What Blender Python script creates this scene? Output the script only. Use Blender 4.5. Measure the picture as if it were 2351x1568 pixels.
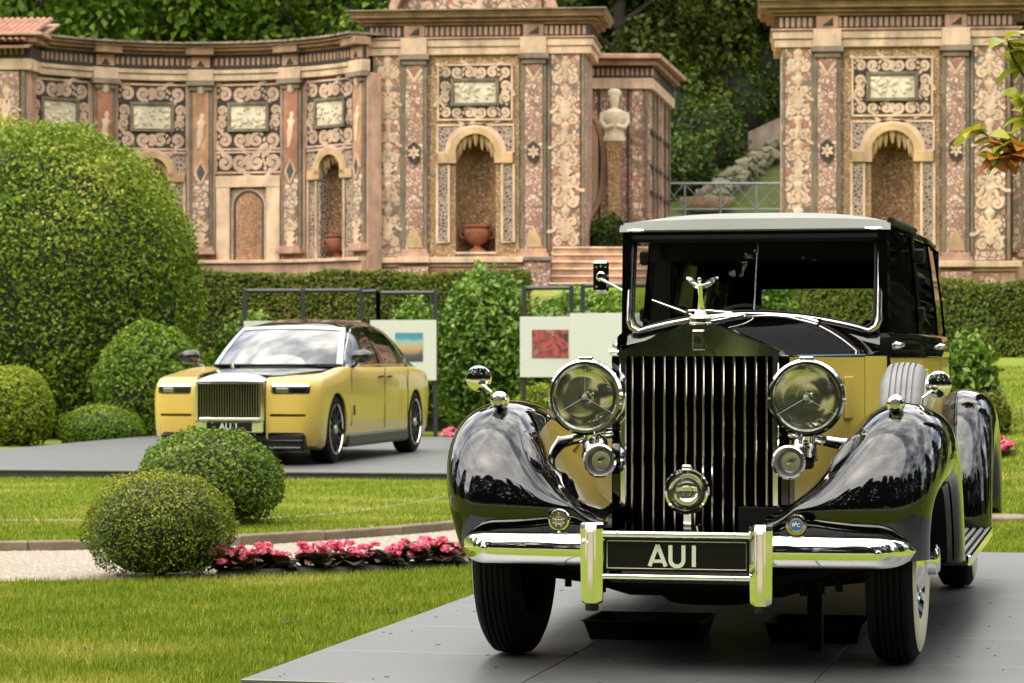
import bpy, bmesh, math, random
import numpy as np
from mathutils import Matrix, Vector, Euler
for _o in list(bpy.data.objects): bpy.data.objects.remove(_o)
SC = bpy.context.scene
COL = SC.collection
R = math.radians
PI = math.pi
# ---------------------------------------------------------------- camera
cam = bpy.data.cameras.new('camera'); camo = bpy.data.objects.new('camera', cam); COL.objects.link(camo)
camo.location = (0, 0, 1.36); camo.rotation_euler = (R(90), 0, 0)
cam.sensor_width = 36; cam.lens = 6242/2351*36; cam.shift_y = (821-784)/2351
cam.clip_start = .1; cam.clip_end = 3000
cam.dof.use_dof = True; cam.dof.focus_distance = 10.6; cam.dof.aperture_fstop = 9.5
SC.camera = camo
# ---------------------------------------------------------------- sky and sun (bright, thinly overcast)
SUN_EL, SUN_AZ = R(56), R(-128)          # azimuth from +Y clockwise: sun stands behind the camera, to the left
world = bpy.data.worlds.new('World'); SC.world = world; world.use_nodes = True
wn, wl = world.node_tree.nodes, world.node_tree.links
wn.clear()
w_out = wn.new('ShaderNodeOutputWorld'); w_bg = wn.new('ShaderNodeBackground')
sky = wn.new('ShaderNodeTexSky'); sky.sky_type = 'NISHITA'; sky.sun_disc = False
sky.sun_elevation = SUN_EL; sky.sun_rotation = SUN_AZ; sky.air_density = 1.0; sky.dust_density = 2.0
tc = wn.new('ShaderNodeTexCoord'); mp = wn.new('ShaderNodeMapping'); mp.inputs['Scale'].default_value = (1, 1, 2.2)
nz = wn.new('ShaderNodeTexNoise'); nz.inputs['Scale'].default_value = 2.6; nz.inputs['Detail'].default_value = 8; nz.inputs['Roughness'].default_value = .58
cr = wn.new('ShaderNodeValToRGB'); cr.color_ramp.elements[0].position = .36; cr.color_ramp.elements[1].position = .60
nz2 = wn.new('ShaderNodeTexNoise'); nz2.inputs['Scale'].default_value = 4.5; nz2.inputs['Detail'].default_value = 6
cc = wn.new('ShaderNodeValToRGB')
cc.color_ramp.elements[0].position = .3; cc.color_ramp.elements[0].color = (5.5, 5.6, 5.6, 1)
cc.color_ramp.elements[1].position = .7; cc.color_ramp.elements[1].color = (17, 16.3, 14.6, 1)
mx = wn.new('ShaderNodeMix'); mx.data_type = 'RGBA'
wl.new(tc.outputs['Generated'], mp.inputs['Vector']); wl.new(mp.outputs['Vector'], nz.inputs['Vector']); wl.new(mp.outputs['Vector'], nz2.inputs['Vector'])
wl.new(nz.outputs['Fac'], cr.inputs['Fac']); wl.new(nz2.outputs['Fac'], cc.inputs['Fac'])
wl.new(cr.outputs['Color'], mx.inputs[0]); wl.new(sky.outputs['Color'], mx.inputs[6]); wl.new(cc.outputs['Color'], mx.inputs[7])
wl.new(mx.outputs[2], w_bg.inputs['Color']); w_bg.inputs['Strength'].default_value = .12
wl.new(w_bg.outputs['Background'], w_out.inputs['Surface'])
sun = bpy.data.lights.new('sun', 'SUN'); suno = bpy.data.objects.new('sun', sun); COL.objects.link(suno)
sun.energy = 1.5; sun.angle = R(95); sun.color = (1, .93, .80)
_sd = Vector((math.sin(SUN_AZ)*math.cos(SUN_EL), math.cos(SUN_AZ)*math.cos(SUN_EL), math.sin(SUN_EL)))
suno.rotation_euler = _sd.to_track_quat('Z', 'Y').to_euler(); suno.location = (0, 0, 60)
vs = SC.view_settings; vs.view_transform = 'Standard'; vs.look = 'None'; vs.gamma = 1; vs.use_curve_mapping = False; vs.exposure = 1.42
SC.render.engine = 'CYCLES'
SC.cycles.use_denoising = True; SC.cycles.max_bounces = 7; SC.cycles.transparent_max_bounces = 16
SC.cycles.caustics_reflective = False; SC.cycles.caustics_refractive = False; SC.cycles.sample_clamp_indirect = 6
random.seed(7); RNG = np.random.default_rng(7)
# ---------------------------------------------------------------- materials
MAT = {}
def _nodes(name):
    m = bpy.data.materials.new(name); m.use_nodes = True; MAT[name] = m
    n, l = m.node_tree.nodes, m.node_tree.links
    return m, n, l, n['Principled BSDF']
def pm(name, col, rough=.5, metal=0., var=.12, vs=6., bump=0., bs=60., coat=0., spec=.5, rv=0., col2=None, stain=0.):
    """plain surface: base colour with noise variation, optional bump, roughness variation and clear coat"""
    m, n, l, b = _nodes(name)
    t = n.new('ShaderNodeTexCoord'); z = n.new('ShaderNodeTexNoise'); z.inputs['Scale'].default_value = vs; z.inputs['Detail'].default_value = 5
    l.new(t.outputs['Object'], z.inputs['Vector'])
    r = n.new('ShaderNodeValToRGB'); r.color_ramp.elements[0].position = .3; r.color_ramp.elements[1].position = .7
    c2 = col2 or tuple(min(1, c*(1+var)) for c in col)
    r.color_ramp.elements[0].color = (*[c*(1-var) for c in col], 1); r.color_ramp.elements[1].color = (*c2, 1)
    l.new(z.outputs['Fac'], r.inputs['Fac']); l.new(r.outputs['Color'], b.inputs['Base Color'])
    if stain:     # blotchy weathering and dark runs, in world space so that copies differ
        ge = n.new('ShaderNodeNewGeometry'); ma = n.new('ShaderNodeMapping'); ma.inputs['Scale'].default_value = (1.6, 1.6, .55); zs_ = n.new('ShaderNodeTexNoise'); zs_.inputs['Scale'].default_value = 1.5; zs_.inputs['Detail'].default_value = 8; zs_.inputs['Roughness'].default_value = .65
        l.new(ge.outputs['Position'], ma.inputs['Vector']); l.new(ma.outputs['Vector'], zs_.inputs['Vector'])
        mr = n.new('ShaderNodeMapRange'); mr.inputs[1].default_value = .32; mr.inputs[2].default_value = .62; mr.inputs[3].default_value = 1-stain; mr.inputs[4].default_value = 1.08; l.new(zs_.outputs['Fac'], mr.inputs[0])
        sc_ = n.new('ShaderNodeVectorMath'); sc_.operation = 'SCALE'; l.new(r.outputs['Color'], sc_.inputs[0]); l.new(mr.outputs[0], sc_.inputs['Scale']); l.new(sc_.outputs[0], b.inputs['Base Color'])
    b.inputs['Roughness'].default_value = rough; b.inputs['Metallic'].default_value = metal
    b.inputs['Specular IOR Level'].default_value = spec
    if coat: b.inputs['Coat Weight'].default_value = coat; b.inputs['Coat Roughness'].default_value = .02
    if rv:
        a = n.new('ShaderNodeMapRange'); a.inputs[3].default_value = max(0, rough-rv); a.inputs[4].default_value = min(1, rough+rv)
        z2 = n.new('ShaderNodeTexNoise'); z2.inputs['Scale'].default_value = vs*2.3; z2.inputs['Detail'].default_value = 4
        l.new(t.outputs['Object'], z2.inputs['Vector']); l.new(z2.outputs['Fac'], a.inputs[0]); l.new(a.outputs[0], b.inputs['Roughness'])
    if bump:
        z3 = n.new('ShaderNodeTexNoise'); z3.inputs['Scale'].default_value = bs; z3.inputs['Detail'].default_value = 4
        bp = n.new('ShaderNodeBump'); bp.inputs['Strength'].default_value = bump; bp.inputs['Distance'].default_value = .02
        l.new(t.outputs['Object'], z3.inputs['Vector']); l.new(z3.outputs['Fac'], bp.inputs['Height']); l.new(bp.outputs['Normal'], b.inputs['Normal'])
    return m
def pebble(name, cols, scale=16., mortar=(.10, .085, .065), rough=.8, width=.12):
    """pebble mosaic: voronoi cells of several colours in dark mortar"""
    m, n, l, b = _nodes(name)
    t = n.new('ShaderNodeTexCoord')
    v = n.new('ShaderNodeTexVoronoi'); v.inputs['Scale'].default_value = scale
    e = n.new('ShaderNodeTexVoronoi'); e.inputs['Scale'].default_value = scale; e.feature = 'DISTANCE_TO_EDGE'
    l.new(t.outputs['Object'], v.inputs['Vector']); l.new(t.outputs['Object'], e.inputs['Vector'])
    sp = n.new('ShaderNodeSeparateColor'); l.new(v.outputs['Color'], sp.inputs[0])
    r = n.new('ShaderNodeValToRGB'); r.color_ramp.interpolation = 'CONSTANT'
    els = r.color_ramp.elements
    while len(els) < len(cols): els.new(.5)
    for i, c in enumerate(cols): els[i].position = i/len(cols); els[i].color = (*c, 1)
    l.new(sp.outputs[0], r.inputs['Fac'])
    er = n.new('ShaderNodeValToRGB'); er.color_ramp.elements[0].position = width*.5; er.color_ramp.elements[1].position = width
    l.new(e.outputs['Distance'], er.inputs['Fac'])
    mx = n.new('ShaderNodeMix'); mx.data_type = 'RGBA'; mx.inputs[6].default_value = (*mortar, 1)
    l.new(er.outputs['Color'], mx.inputs[0]); l.new(r.outputs['Color'], mx.inputs[7])
    # large-scale weathering
    z = n.new('ShaderNodeTexNoise'); z.inputs['Scale'].default_value = 1.7; z.inputs['Detail'].default_value = 6; l.new(t.outputs['Object'], z.inputs['Vector'])
    zr = n.new('ShaderNodeMapRange'); zr.inputs[1].default_value = .3; zr.inputs[2].default_value = .7; zr.inputs[3].default_value = .72; zr.inputs[4].default_value = 1.15
    l.new(z.outputs['Fac'], zr.inputs[0])
    mm = n.new('ShaderNodeVectorMath'); mm.operation = 'SCALE'; l.new(mx.outputs[2], mm.inputs[0]); l.new(zr.outputs[0], mm.inputs['Scale'])
    l.new(mm.outputs[0], b.inputs['Base Color']); b.inputs['Roughness'].default_value = rough
    bp = n.new('ShaderNodeBump'); bp.inputs['Strength'].default_value = .6; bp.inputs['Distance'].default_value = .01
    l.new(er.outputs['Color'], bp.inputs['Height']); l.new(bp.outputs['Normal'], b.inputs['Normal'])
    return m
def leafm(name, cols, rough=.42, trans=.3, spec=.22):
    """foliage: colour picked per leaf from the face attribute var, with light passing through"""
    m, n, l, b = _nodes(name)
    a = n.new('ShaderNodeAttribute'); a.attribute_name = 'var'
    r = n.new('ShaderNodeValToRGB'); els = r.color_ramp.elements
    while len(els) < len(cols): els.new(.5)
    for i, c in enumerate(cols): els[i].position = i/(len(cols)-1); els[i].color = (*c, 1)
    l.new(a.outputs['Fac'], r.inputs['Fac']); l.new(r.outputs['Color'], b.inputs['Base Color'])
    b.inputs['Roughness'].default_value = rough; b.inputs['Specular IOR Level'].default_value = spec
    tr = n.new('ShaderNodeBsdfTranslucent'); l.new(r.outputs['Color'], tr.inputs['Color'])
    mx = n.new('ShaderNodeMixShader'); mx.inputs[0].default_value = trans
    out = n['Material Output']; l.new(b.outputs[0], mx.inputs[1]); l.new(tr.outputs[0], mx.inputs[2]); l.new(mx.outputs[0], out.inputs['Surface'])
    return m
def glassm(name, tint=(.95, .97, .95), refl=1.0, ior=1.5, haze=0.):
    m, n, l, b = _nodes(name); n.remove(b)
    f = n.new('ShaderNodeFresnel'); f.inputs['IOR'].default_value = ior
    mu = n.new('ShaderNodeMath'); mu.operation = 'MULTIPLY'; mu.inputs[1].default_value = refl; mu.use_clamp = True
    t = n.new('ShaderNodeBsdfTransparent'); t.inputs['Color'].default_value = (*tint, 1)
    g = n.new('ShaderNodeBsdfGlossy'); g.inputs['Roughness'].default_value = .01
    mx = n.new('ShaderNodeMixShader'); l.new(f.outputs[0], mu.inputs[0]); l.new(mu.outputs[0], mx.inputs[0])
    src = t.outputs[0]
    if haze:
        d = n.new('ShaderNodeBsdfDiffuse'); d.inputs['Color'].default_value = (.8, .8, .72, 1); h = n.new('ShaderNodeMixShader'); h.inputs[0].default_value = haze
        l.new(t.outputs[0], h.inputs[1]); l.new(d.outputs[0], h.inputs[2]); src = h.outputs[0]
    l.new(src, mx.inputs[1]); l.new(g.outputs[0], mx.inputs[2]); l.new(mx.outputs[0], n['Material Output'].inputs['Surface'])
    return m
pm('black_paint', (.002, .002, .0025), .025, var=.0, spec=.8)
pm('yellow_paint', (.78, .56, .10), .28, coat=.5, var=.02, vs=2)
pm('yellow_matt', (.58, .405, .085), .30, coat=.55, var=.02, vs=2)
pm('chrome', (.86, .85, .82), .06, 1, var=.02, vs=20, rv=.03)
pm('nickel', (.56, .51, .47), .12, 1, var=.05, vs=30, rv=.05)
pm('brushed', (.55, .55, .54), .3, 1, var=.05)
pm('rubber', (.007, .007, .0075), .75, spec=.12, var=.25, vs=25, bump=.15, bs=120)
pm('rubber_worn', (.20, .20, .205), .6, var=.15, vs=12, bump=.1, bs=90)
pm('whitewall', (.62, .56, .44), .5, var=.06, vs=14)
pm('chassis', (.004, .004, .004), .65, var=.3, vs=12, spec=.15)
pm('canvas', (.25, .262, .235), .75, var=.05, vs=5, bump=.08, bs=260)
pm('trim_black', (.006, .006, .006), .55, var=.1, spec=.25)
pm('void_black', (.002, .002, .002), .9, var=.1, spec=.0)
pm('leather', (.018, .016, .014), .45, var=.2, vs=18, bump=.1, bs=90)
pm('letter', (.62, .64, .52), .45, var=.03)
pm('plate', (.005, .005, .005), .45, var=.1, spec=.2)
pm('enamel_blue', (.02, .12, .36), .25, var=.05, coat=.5)
pm('bronze', (.30, .22, .12), .38, 1, var=.3, vs=90)
pm('reflector', (.86, .85, .76), .09, 1, var=.05)
pm('dark_metal', (.02, .022, .024), .45, var=.1)
pm('wire', (.30, .32, .30), .4, .6, var=.1)
glassm('glass', (.88, .92, .88), .45)
glassm('lens', (.95, .96, .90), .9, 1.45, .03)
glassm('dark_glass', (.16, .18, .17), 1.3, 1.6)
glassm('windscreen_tint', (.30, .33, .34), 2.6, 1.75)
pm('lamp_lit', (.85, .85, .80), .25, var=.02); MAT['lamp_lit'].node_tree.nodes['Principled BSDF'].inputs['Emission Color'].default_value = (1, .97, .9, 1); MAT['lamp_lit'].node_tree.nodes['Principled BSDF'].inputs['Emission Strength'].default_value = 1.0
# stone and mosaic
pm('stone_cream', (0.625, 0.443, 0.291), .8, var=.16, vs=3, bump=.2, bs=30, stain=.42)
pm('stone_pink', (0.473, 0.287, 0.193), .82, var=.2, vs=3.5, bump=.25, bs=28, stain=.45)
pm('stone_brown', (0.350, 0.208, 0.128), .85, var=.25, vs=2.6, bump=.3, bs=25, stain=.5)
pm('stone_grey', (0.246, 0.184, 0.135), .85, var=.25, vs=3, bump=.3, bs=25, stain=.5)
pm('stone_ochre', (0.491, 0.327, 0.165), .85, var=.2, vs=3, bump=.3, bs=22, stain=.4)
pm('green_edge', (0.180, 0.146, 0.095), .8, var=.3, vs=5, bump=.2, stain=.45)
pm('mosaic_dark', (.060, .048, .040), .8, var=.4, vs=20, bump=.3, bs=80, spec=.2)
pm('moss_stone', (.13, .115, .07), .9, var=.4, vs=5, bump=.4, bs=20)
pm('slate', (.06, .06, .065), .7, var=.3, vs=14)
pm('marble', (0.620, 0.530, 0.374), .6, var=.12, vs=7, bump=.9, bs=9, stain=.3)
pm('terracotta', (0.324, 0.110, 0.054), .75, var=.25, vs=6, bump=.15, stain=.4)
pm('tile_red', (0.297, 0.131, 0.080), .8, var=.4, vs=9, stain=.5)
pm('scroll_cream', (0.567, 0.384, 0.268), .8, var=.18, vs=8, bump=.3, bs=60, stain=.45)
pm('red_panel', (0.350, 0.146, 0.087), .8, var=.25, vs=9, bump=.3, bs=70, stain=.4)
pm('rust_panel', (0.454, 0.243, 0.137), .8, var=.25, vs=5, bump=.3, bs=70, stain=.4)
pebble('pebble_pink', [(0.520, 0.309, 0.219), (0.624, 0.433, 0.312), (0.425, 0.230, 0.157), (0.567, 0.362, 0.255), (0.350, 0.195, 0.128), (0.643, 0.477, 0.355)], 13, (0.227, 0.137, 0.099))
pebble('pebble_ochre', [(0.435, 0.273, 0.124), (0.520, 0.345, 0.157), (0.378, 0.230, 0.099), (0.567, 0.389, 0.198), (0.340, 0.185, 0.090), (0.491, 0.291, 0.157)], 22, (0.189, 0.120, 0.058))
pebble('pebble_brown', [(0.340, 0.185, 0.082), (0.435, 0.256, 0.116), (0.265, 0.141, 0.066), (0.491, 0.309, 0.149)], 17, (0.132, 0.080, 0.041))
pebble('pebble_dark', [(0.066, 0.055, 0.046), (0.104, 0.088, 0.069), (0.047, 0.040, 0.034), (0.227, 0.168, 0.124)], 14, (0.397, 0.291, 0.214), width=.20)
pebble('pebble_mixed', [(0.586, 0.433, 0.312), (0.435, 0.158, 0.090), (0.643, 0.486, 0.363), (0.510, 0.256, 0.131), (0.539, 0.345, 0.247), (0.567, 0.423, 0.305), (0.189, 0.146, 0.106)], 9, (0.208, 0.150, 0.106))
pebble('pebble_rust', [(0.454, 0.221, 0.106), (0.510, 0.273, 0.140), (0.397, 0.177, 0.082), (0.539, 0.327, 0.172)], 24, (0.255, 0.133, 0.075))
# ground
def groundmat(name, c1, c2, c3, s1=.7, s2=14., bump=.5):
    m, n, l, b = _nodes(name)
    t = n.new('ShaderNodeTexCoord')
    a = n.new('ShaderNodeTexNoise'); a.inputs['Scale'].default_value = s1; a.inputs['Detail'].default_value = 6; a.inputs['Roughness'].default_value = .6
    c = n.new('ShaderNodeTexNoise'); c.inputs['Scale'].default_value = s2; c.inputs['Detail'].default_value = 6; c.inputs['Roughness'].default_value = .7
    for q in (a, c): l.new(t.outputs['Object'], q.inputs['Vector'])
    r = n.new('ShaderNodeValToRGB'); r.color_ramp.elements[0].position = .35; r.color_ramp.elements[1].position = .68
    r.color_ramp.elements[0].color = (*c1, 1); r.color_ramp.elements[1].color = (*c2, 1); l.new(c.outputs['Fac'], r.inputs['Fac'])
    r2 = n.new('ShaderNodeValToRGB'); r2.color_ramp.elements[0].position = .52; r2.color_ramp.elements[1].position = .72; l.new(a.outputs['Fac'], r2.inputs['Fac'])
    mx = n.new('ShaderNodeMix'); mx.data_type = 'RGBA'; mx.inputs[7].default_value = (*c3, 1)
    l.new(r2.outputs['Color'], mx.inputs[0]); l.new(r.outputs['Color'], mx.inputs[6]); l.new(mx.outputs[2], b.inputs['Base Color'])
    b.inputs['Roughness'].default_value = .9; b.inputs['Specular IOR Level'].default_value = .15
    bp = n.new('ShaderNodeBump'); bp.inputs['Strength'].default_value = bump; bp.inputs['Distance'].default_value = .03
    l.new(c.outputs['Fac'], bp.inputs['Height']); l.new(bp.outputs['Normal'], b.inputs['Normal'])
    return m
groundmat('lawn_soil', (.115, .160, .014), (.20, .245, .025), (.29, .235, .085), .45, 22)
groundmat('gravel_mat', (.27, .225, .175), (.50, .44, .36), (.36, .30, .23), 1.3, 40, .8)
groundmat('hill_soil', (.03, .045, .012), (.07, .085, .02), (.09, .075, .03), .2, 3)
pm('deck', (.032, .033, .032), .47, var=.25, vs=1.1, rv=.05, spec=.9, bump=.02, bs=300); MAT['deck'].node_tree.nodes['Principled BSDF'].inputs['IOR'].default_value = 1.9
pm('deck_edge', (.022, .022, .022), .6, var=.15)
pm('kerb_stone_mat', (.19, .145, .095), .85, var=.3, vs=4, bump=.4, bs=40)
pm('pebble_grey', (.40, .36, .30), .85, var=.3, vs=40)
pm('bark', (.055, .042, .03), .9, var=.35, vs=7, bump=.7, bs=14)
pm('shade_core_soil', (.018, .020, .008), .9, var=.3, vs=8)  # dark colour for the painted shade inside bushes, and for bed soil
pm('panel_white', (.50, .52, .44), .6, var=.02)
pm('rail_grey', (.20, .235, .225), .5, .4, var=.12)
leafm('leaf_box', [(0.022, 0.048, 0.005), (0.06, 0.12, 0.008), (0.115, 0.195, 0.013), (0.18, 0.26, 0.022), (0.27, 0.33, 0.06)], .4, .22)
leafm('leaf_box_yellow', [(.024, .052, .005), (.075, .130, .008), (.150, .210, .013), (.25, .28, .022), (.39, .34, .055)], .45, .22)
leafm('leaf_topiary', [(0.035, 0.075, 0.006), (0.085, 0.155, 0.009), (0.15, 0.235, 0.014), (0.24, 0.31, 0.024)], .45, .25)
leafm('leaf_lime', [(0.07, 0.12, 0.006), (0.16, 0.225, 0.01), (0.27, 0.33, 0.018), (0.38, 0.41, 0.04)], .45, .3)
leafm('leaf_shrub', [(0.016, 0.04, 0.004), (0.058, 0.12, 0.007), (0.13, 0.215, 0.011), (0.235, 0.305, 0.018), (0.44, 0.43, 0.08)], .42, .22)
leafm('leaf_camellia', [(0.025, 0.065, 0.006), (0.075, 0.155, 0.012), (0.145, 0.25, 0.02), (0.27, 0.36, 0.06)], .34, .2, .35)
leafm('leaf_hedge', [(0.045, 0.075, 0.007), (0.085, 0.13, 0.01), (0.15, 0.18, 0.015), (0.23, 0.2, 0.035), (0.26, 0.155, 0.045)], .5, .22)
leafm('leaf_tree', [(0.01, 0.022, 0.004), (0.028, 0.055, 0.007), (0.06, 0.105, 0.011), (0.13, 0.18, 0.02)], .45, .26)
leafm('leaf_tree_light', [(0.025, 0.062, 0.005), (0.075, 0.145, 0.009), (0.155, 0.245, 0.015), (0.28, 0.36, 0.04)], .45, .32)
leafm('leaf_tree_olive', [(0.02, 0.036, 0.005), (0.06, 0.085, 0.009), (0.125, 0.145, 0.014), (0.23, 0.19, 0.035)], .45, .28)
leafm('leaf_silhouette', [(.008, .014, .005), (.016, .026, .009), (.03, .045, .014)], .6, .15, .2)  # leaf colour darkened so the mirrored trees look backlit
leafm('leaf_magnolia', [(0.120, 0.156, 0.014), (0.240, 0.288, 0.024), (0.408, 0.384, 0.036), (0.384, 0.180, 0.024), (0.456, 0.156, 0.024)], .3, .35)
leafm('leaf_bronze', [(.028, .022, .015), (.055, .045, .028), (.085, .075, .05), (.17, .085, .05)], .45, .15)
leafm('petal', [(0.62, 0.05, 0.13), (0.74, 0.1, 0.19), (0.78, 0.2, 0.28), (0.82, 0.38, 0.42)], .55, .3)
leafm('grass_blade', [(0.07, 0.125, 0.009), (0.145, 0.22, 0.014), (0.24, 0.3, 0.022), (0.38, 0.36, 0.055), (0.54, 0.45, 0.16)], .55, .3, .15)
# ---------------------------------------------------------------- mesh helpers
def T(loc=(0, 0, 0), rz=0., rx=0., ry=0., s=1.):
    m = Matrix.Translation(loc) @ Euler((rx, ry, rz)).to_matrix().to_4x4()
    if s != 1.:
        m = m @ Matrix.Diagonal((*(s if hasattr(s, '__len__') else (s, s, s)), 1))
    return m
class MB:
    """collects shapes, then links them as one mesh object"""
    def __init__(s): s.v = []; s.f = []; s.fm = []; s.k = 0
    def add(s, vs_, fs, M=None):
        o = len(s.v)
        s.v += [tuple(M @ Vector(p)) for p in vs_] if M is not None else [tuple(p) for p in vs_]
        s.f += [tuple(i+o for i in f) for f in fs]; s.fm += [s.k]*len(fs); return s
    def box(s, x0, x1, y0, y1, z0, z1, M=None, b=0.):
        if not b:
            return s.add([(x, y, z) for z in (z0, z1) for y in (y0, y1) for x in (x0, x1)],
                         [(0, 2, 3, 1), (4, 5, 7, 6), (0, 1, 5, 4), (2, 6, 7, 3), (0, 4, 6, 2), (1, 3, 7, 5)], M)
        b = min(b, (x1-x0)*.45, (y1-y0)*.45, (z1-z0)*.45)
        vs_, ix = [], {}
        for i, (x, sx) in enumerate(((x0, 1), (x1, -1))):
            for j, (y, sy) in enumerate(((y0, 1), (y1, -1))):
                for k, (z, sz) in enumerate(((z0, 1), (z1, -1))):
                    for a in range(3):
                        p = [x+sx*b, y+sy*b, z+sz*b]; p[a] = (x, y, z)[a]; ix[i, j, k, a] = len(vs_); vs_.append(tuple(p))
        fs = []
        g = lambda *q: ix[q]
        for q in (0, 1):
            fs += [(g(q, 0, 0, 0), g(q, 1, 0, 0), g(q, 1, 1, 0), g(q, 0, 1, 0)), (g(0, q, 0, 1), g(1, q, 0, 1), g(1, q, 1, 1), g(0, q, 1, 1)), (g(0, 0, q, 2), g(1, 0, q, 2), g(1, 1, q, 2), g(0, 1, q, 2))]
            for r in (0, 1):
                fs += [(g(q, r, 0, 0), g(q, r, 1, 0), g(q, r, 1, 1), g(q, r, 0, 1)), (g(q, 0, r, 0), g(q, 1, r, 0), g(q, 1, r, 2), g(q, 0, r, 2)), (g(0, q, r, 1), g(1, q, r, 1), g(1, q, r, 2), g(0, q, r, 2))]
                for t in (0, 1): fs.append((g(q, r, t, 0), g(q, r, t, 1), g(q, r, t, 2)))
        return s.add(vs_, fs, M)
    def grid(s, P, M=None, cu=False, cv=False):
        n, m = len(P), len(P[0]); fs = []
        for i in range(n if cu else n-1):
            for j in range(m if cv else m-1):
                fs.append((i*m+j, i*m+(j+1) % m, ((i+1) % n)*m+(j+1) % m, ((i+1) % n)*m+j))
        return s.add([p for r in P for p in r], fs, M)
    def lathe(s, prof, M=None, n=24, axis='Z', a0=0., a1=2*PI):
        full = abs(a1-a0-2*PI) < 1e-6; P = []
        for r, h in prof:
            row = []
            for i in range(n if full else n+1):
                a = a0+(a1-a0)*i/n; c, d = r*math.cos(a), r*math.sin(a)
                row.append({'Z': (c, d, h), 'Y': (c, h, d), 'X': (h, c, d)}[axis])
            P.append(row)
        return s.grid(P, M, cv=full)
    def tube(s, pts, r, n=8, M=None, cap=True, closed=False):
        pts = [Vector(p) for p in pts]; k = len(pts); P = []
        rs = r if hasattr(r, '__len__') else [r]*k
        up = None
        for i in range(k):
            t = (pts[(i+1) % k]-pts[i-1]) if closed else (pts[min(i+1, k-1)]-pts[max(i-1, 0)])
            t.normalize()
            if up is None: up = Vector((0, 0, 1)) if abs(t.z) < .9 else Vector((1, 0, 0))
            a = up.cross(t).normalized(); up = t.cross(a).normalized()
            P.append([tuple(pts[i]+rs[i]*(math.cos(2*PI*j/n)*a+math.sin(2*PI*j/n)*up)) for j in range(n)])
        s.grid(P, M, cu=closed, cv=True)
        if cap and not closed:
            s.add(P[0], [tuple(range(n))], M); s.add(P[-1], [tuple(range(n))], M)
        return s
    def prism(s, poly, h0, h1, M=None, axis='Y', caps=True):
        n = len(poly); mk = {'Y': lambda p, h: (p[0], h, p[1]), 'Z': lambda p, h: (p[0], p[1], h), 'X': lambda p, h: (h, p[0], p[1])}[axis]
        vs_ = [mk(p, h0) for p in poly]+[mk(p, h1) for p in poly]
        fs = [(i, (i+1) % n, n+(i+1) % n, n+i) for i in range(n)]
        if caps: fs += [tuple(range(n)), tuple(range(2*n-1, n-1, -1))]
        return s.add(vs_, fs, M)
    def ribbon(s, pts, w, h0, h1, M=None):
        """flat band of width w (number or list) along 2D pts in the xz plane, thickness y h0..h1"""
        k = len(pts); L, Rr = [], []
        for i, p in enumerate(pts):
            a, b = pts[max(i-1, 0)], pts[min(i+1, k-1)]
            dx, dz = b[0]-a[0], b[1]-a[1]; q = math.hypot(dx, dz) or 1
            ww = (w[i] if hasattr(w, '__len__') else w)/2
            L.append((p[0]-dz/q*ww, p[1]+dx/q*ww)); Rr.append((p[0]+dz/q*ww, p[1]-dx/q*ww))
        P = [[(L[i][0], h1, L[i][1]), (L[i][0], h0, L[i][1]), (Rr[i][0], h0, Rr[i][1]), (Rr[i][0], h1, Rr[i][1])] for i in range(k)]
        s.grid(P, M); s.add([P[0][j] for j in range(4)], [(0, 1, 2, 3)], M); s.add([P[-1][j] for j in range(4)], [(0, 1, 2, 3)], M)
        return s
    def mesh(s, name, mat, ang=35., recalc=True):
        me = bpy.data.meshes.new(name); me.from_pydata(s.v, [], s.f)
        for m in (mat if isinstance(mat, (list, tuple)) else [mat]): me.materials.append(MAT[m])
        if isinstance(mat, (list, tuple)): me.polygons.foreach_set('material_index', s.fm)
        if recalc:
            bm = bmesh.new(); bm.from_mesh(me); bmesh.ops.remove_doubles(bm, verts=bm.verts, dist=1e-5); bmesh.ops.recalc_face_normals(bm, faces=bm.faces); bm.to_mesh(me); bm.free()
        if ang:
            me.polygons.foreach_set('use_smooth', [True]*len(me.polygons)); me.set_sharp_from_angle(angle=R(ang))
        me.update(); return me
    def build(s, name, mat, parent=None, ang=35., M=None, **kw):
        return link(name, s.mesh(name, mat, ang), parent, M, **kw)
def link(name, me, parent=None, M=None, label=None, cat=None, group=None, kind=None):
    o = bpy.data.objects.new(name, me); COL.objects.link(o)
    if parent is not None: o.parent = parent
    if M is not None: o.matrix_local = M
    if label: o['label'] = label
    if cat: o['category'] = cat
    if group: o['group'] = group
    if kind: o['kind'] = kind
    return o
def thing(name, label, cat, loc=(0, 0, 0), rz=0., group=None, kind=None):
    o = bpy.data.objects.new(name, None); COL.objects.link(o); o.empty_display_size = .2
    o.location = loc; o.rotation_euler = (0, 0, rz)
    if label: o['label'] = label
    if cat: o['category'] = cat
    if group: o['group'] = group
    if kind: o['kind'] = kind
    return o
def copy_tree(o, parent=None):
    c = o.copy(); COL.objects.link(c); c.parent = parent
    for ch in list(o.children): copy_tree(ch, c)
    return c
def evalmesh(o):
    dg = bpy.context.evaluated_depsgraph_get(); return bpy.data.meshes.new_from_object(o.evaluated_get(dg))
def boolean(me, cutters):
    """difference of a closed mesh with closed cutter meshes"""
    o = bpy.data.objects.new('tmp', me); COL.objects.link(o); tmp = []
    for c in cutters:
        co = bpy.data.objects.new('tmpc', c); COL.objects.link(co); tmp.append(co)
        m = o.modifiers.new('b', 'BOOLEAN'); m.operation = 'DIFFERENCE'; m.object = co; m.solver = 'EXACT'
    bpy.context.view_layer.update(); r = evalmesh(o)
    for q in tmp+[o]: bpy.data.objects.remove(q)
    return r
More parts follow.
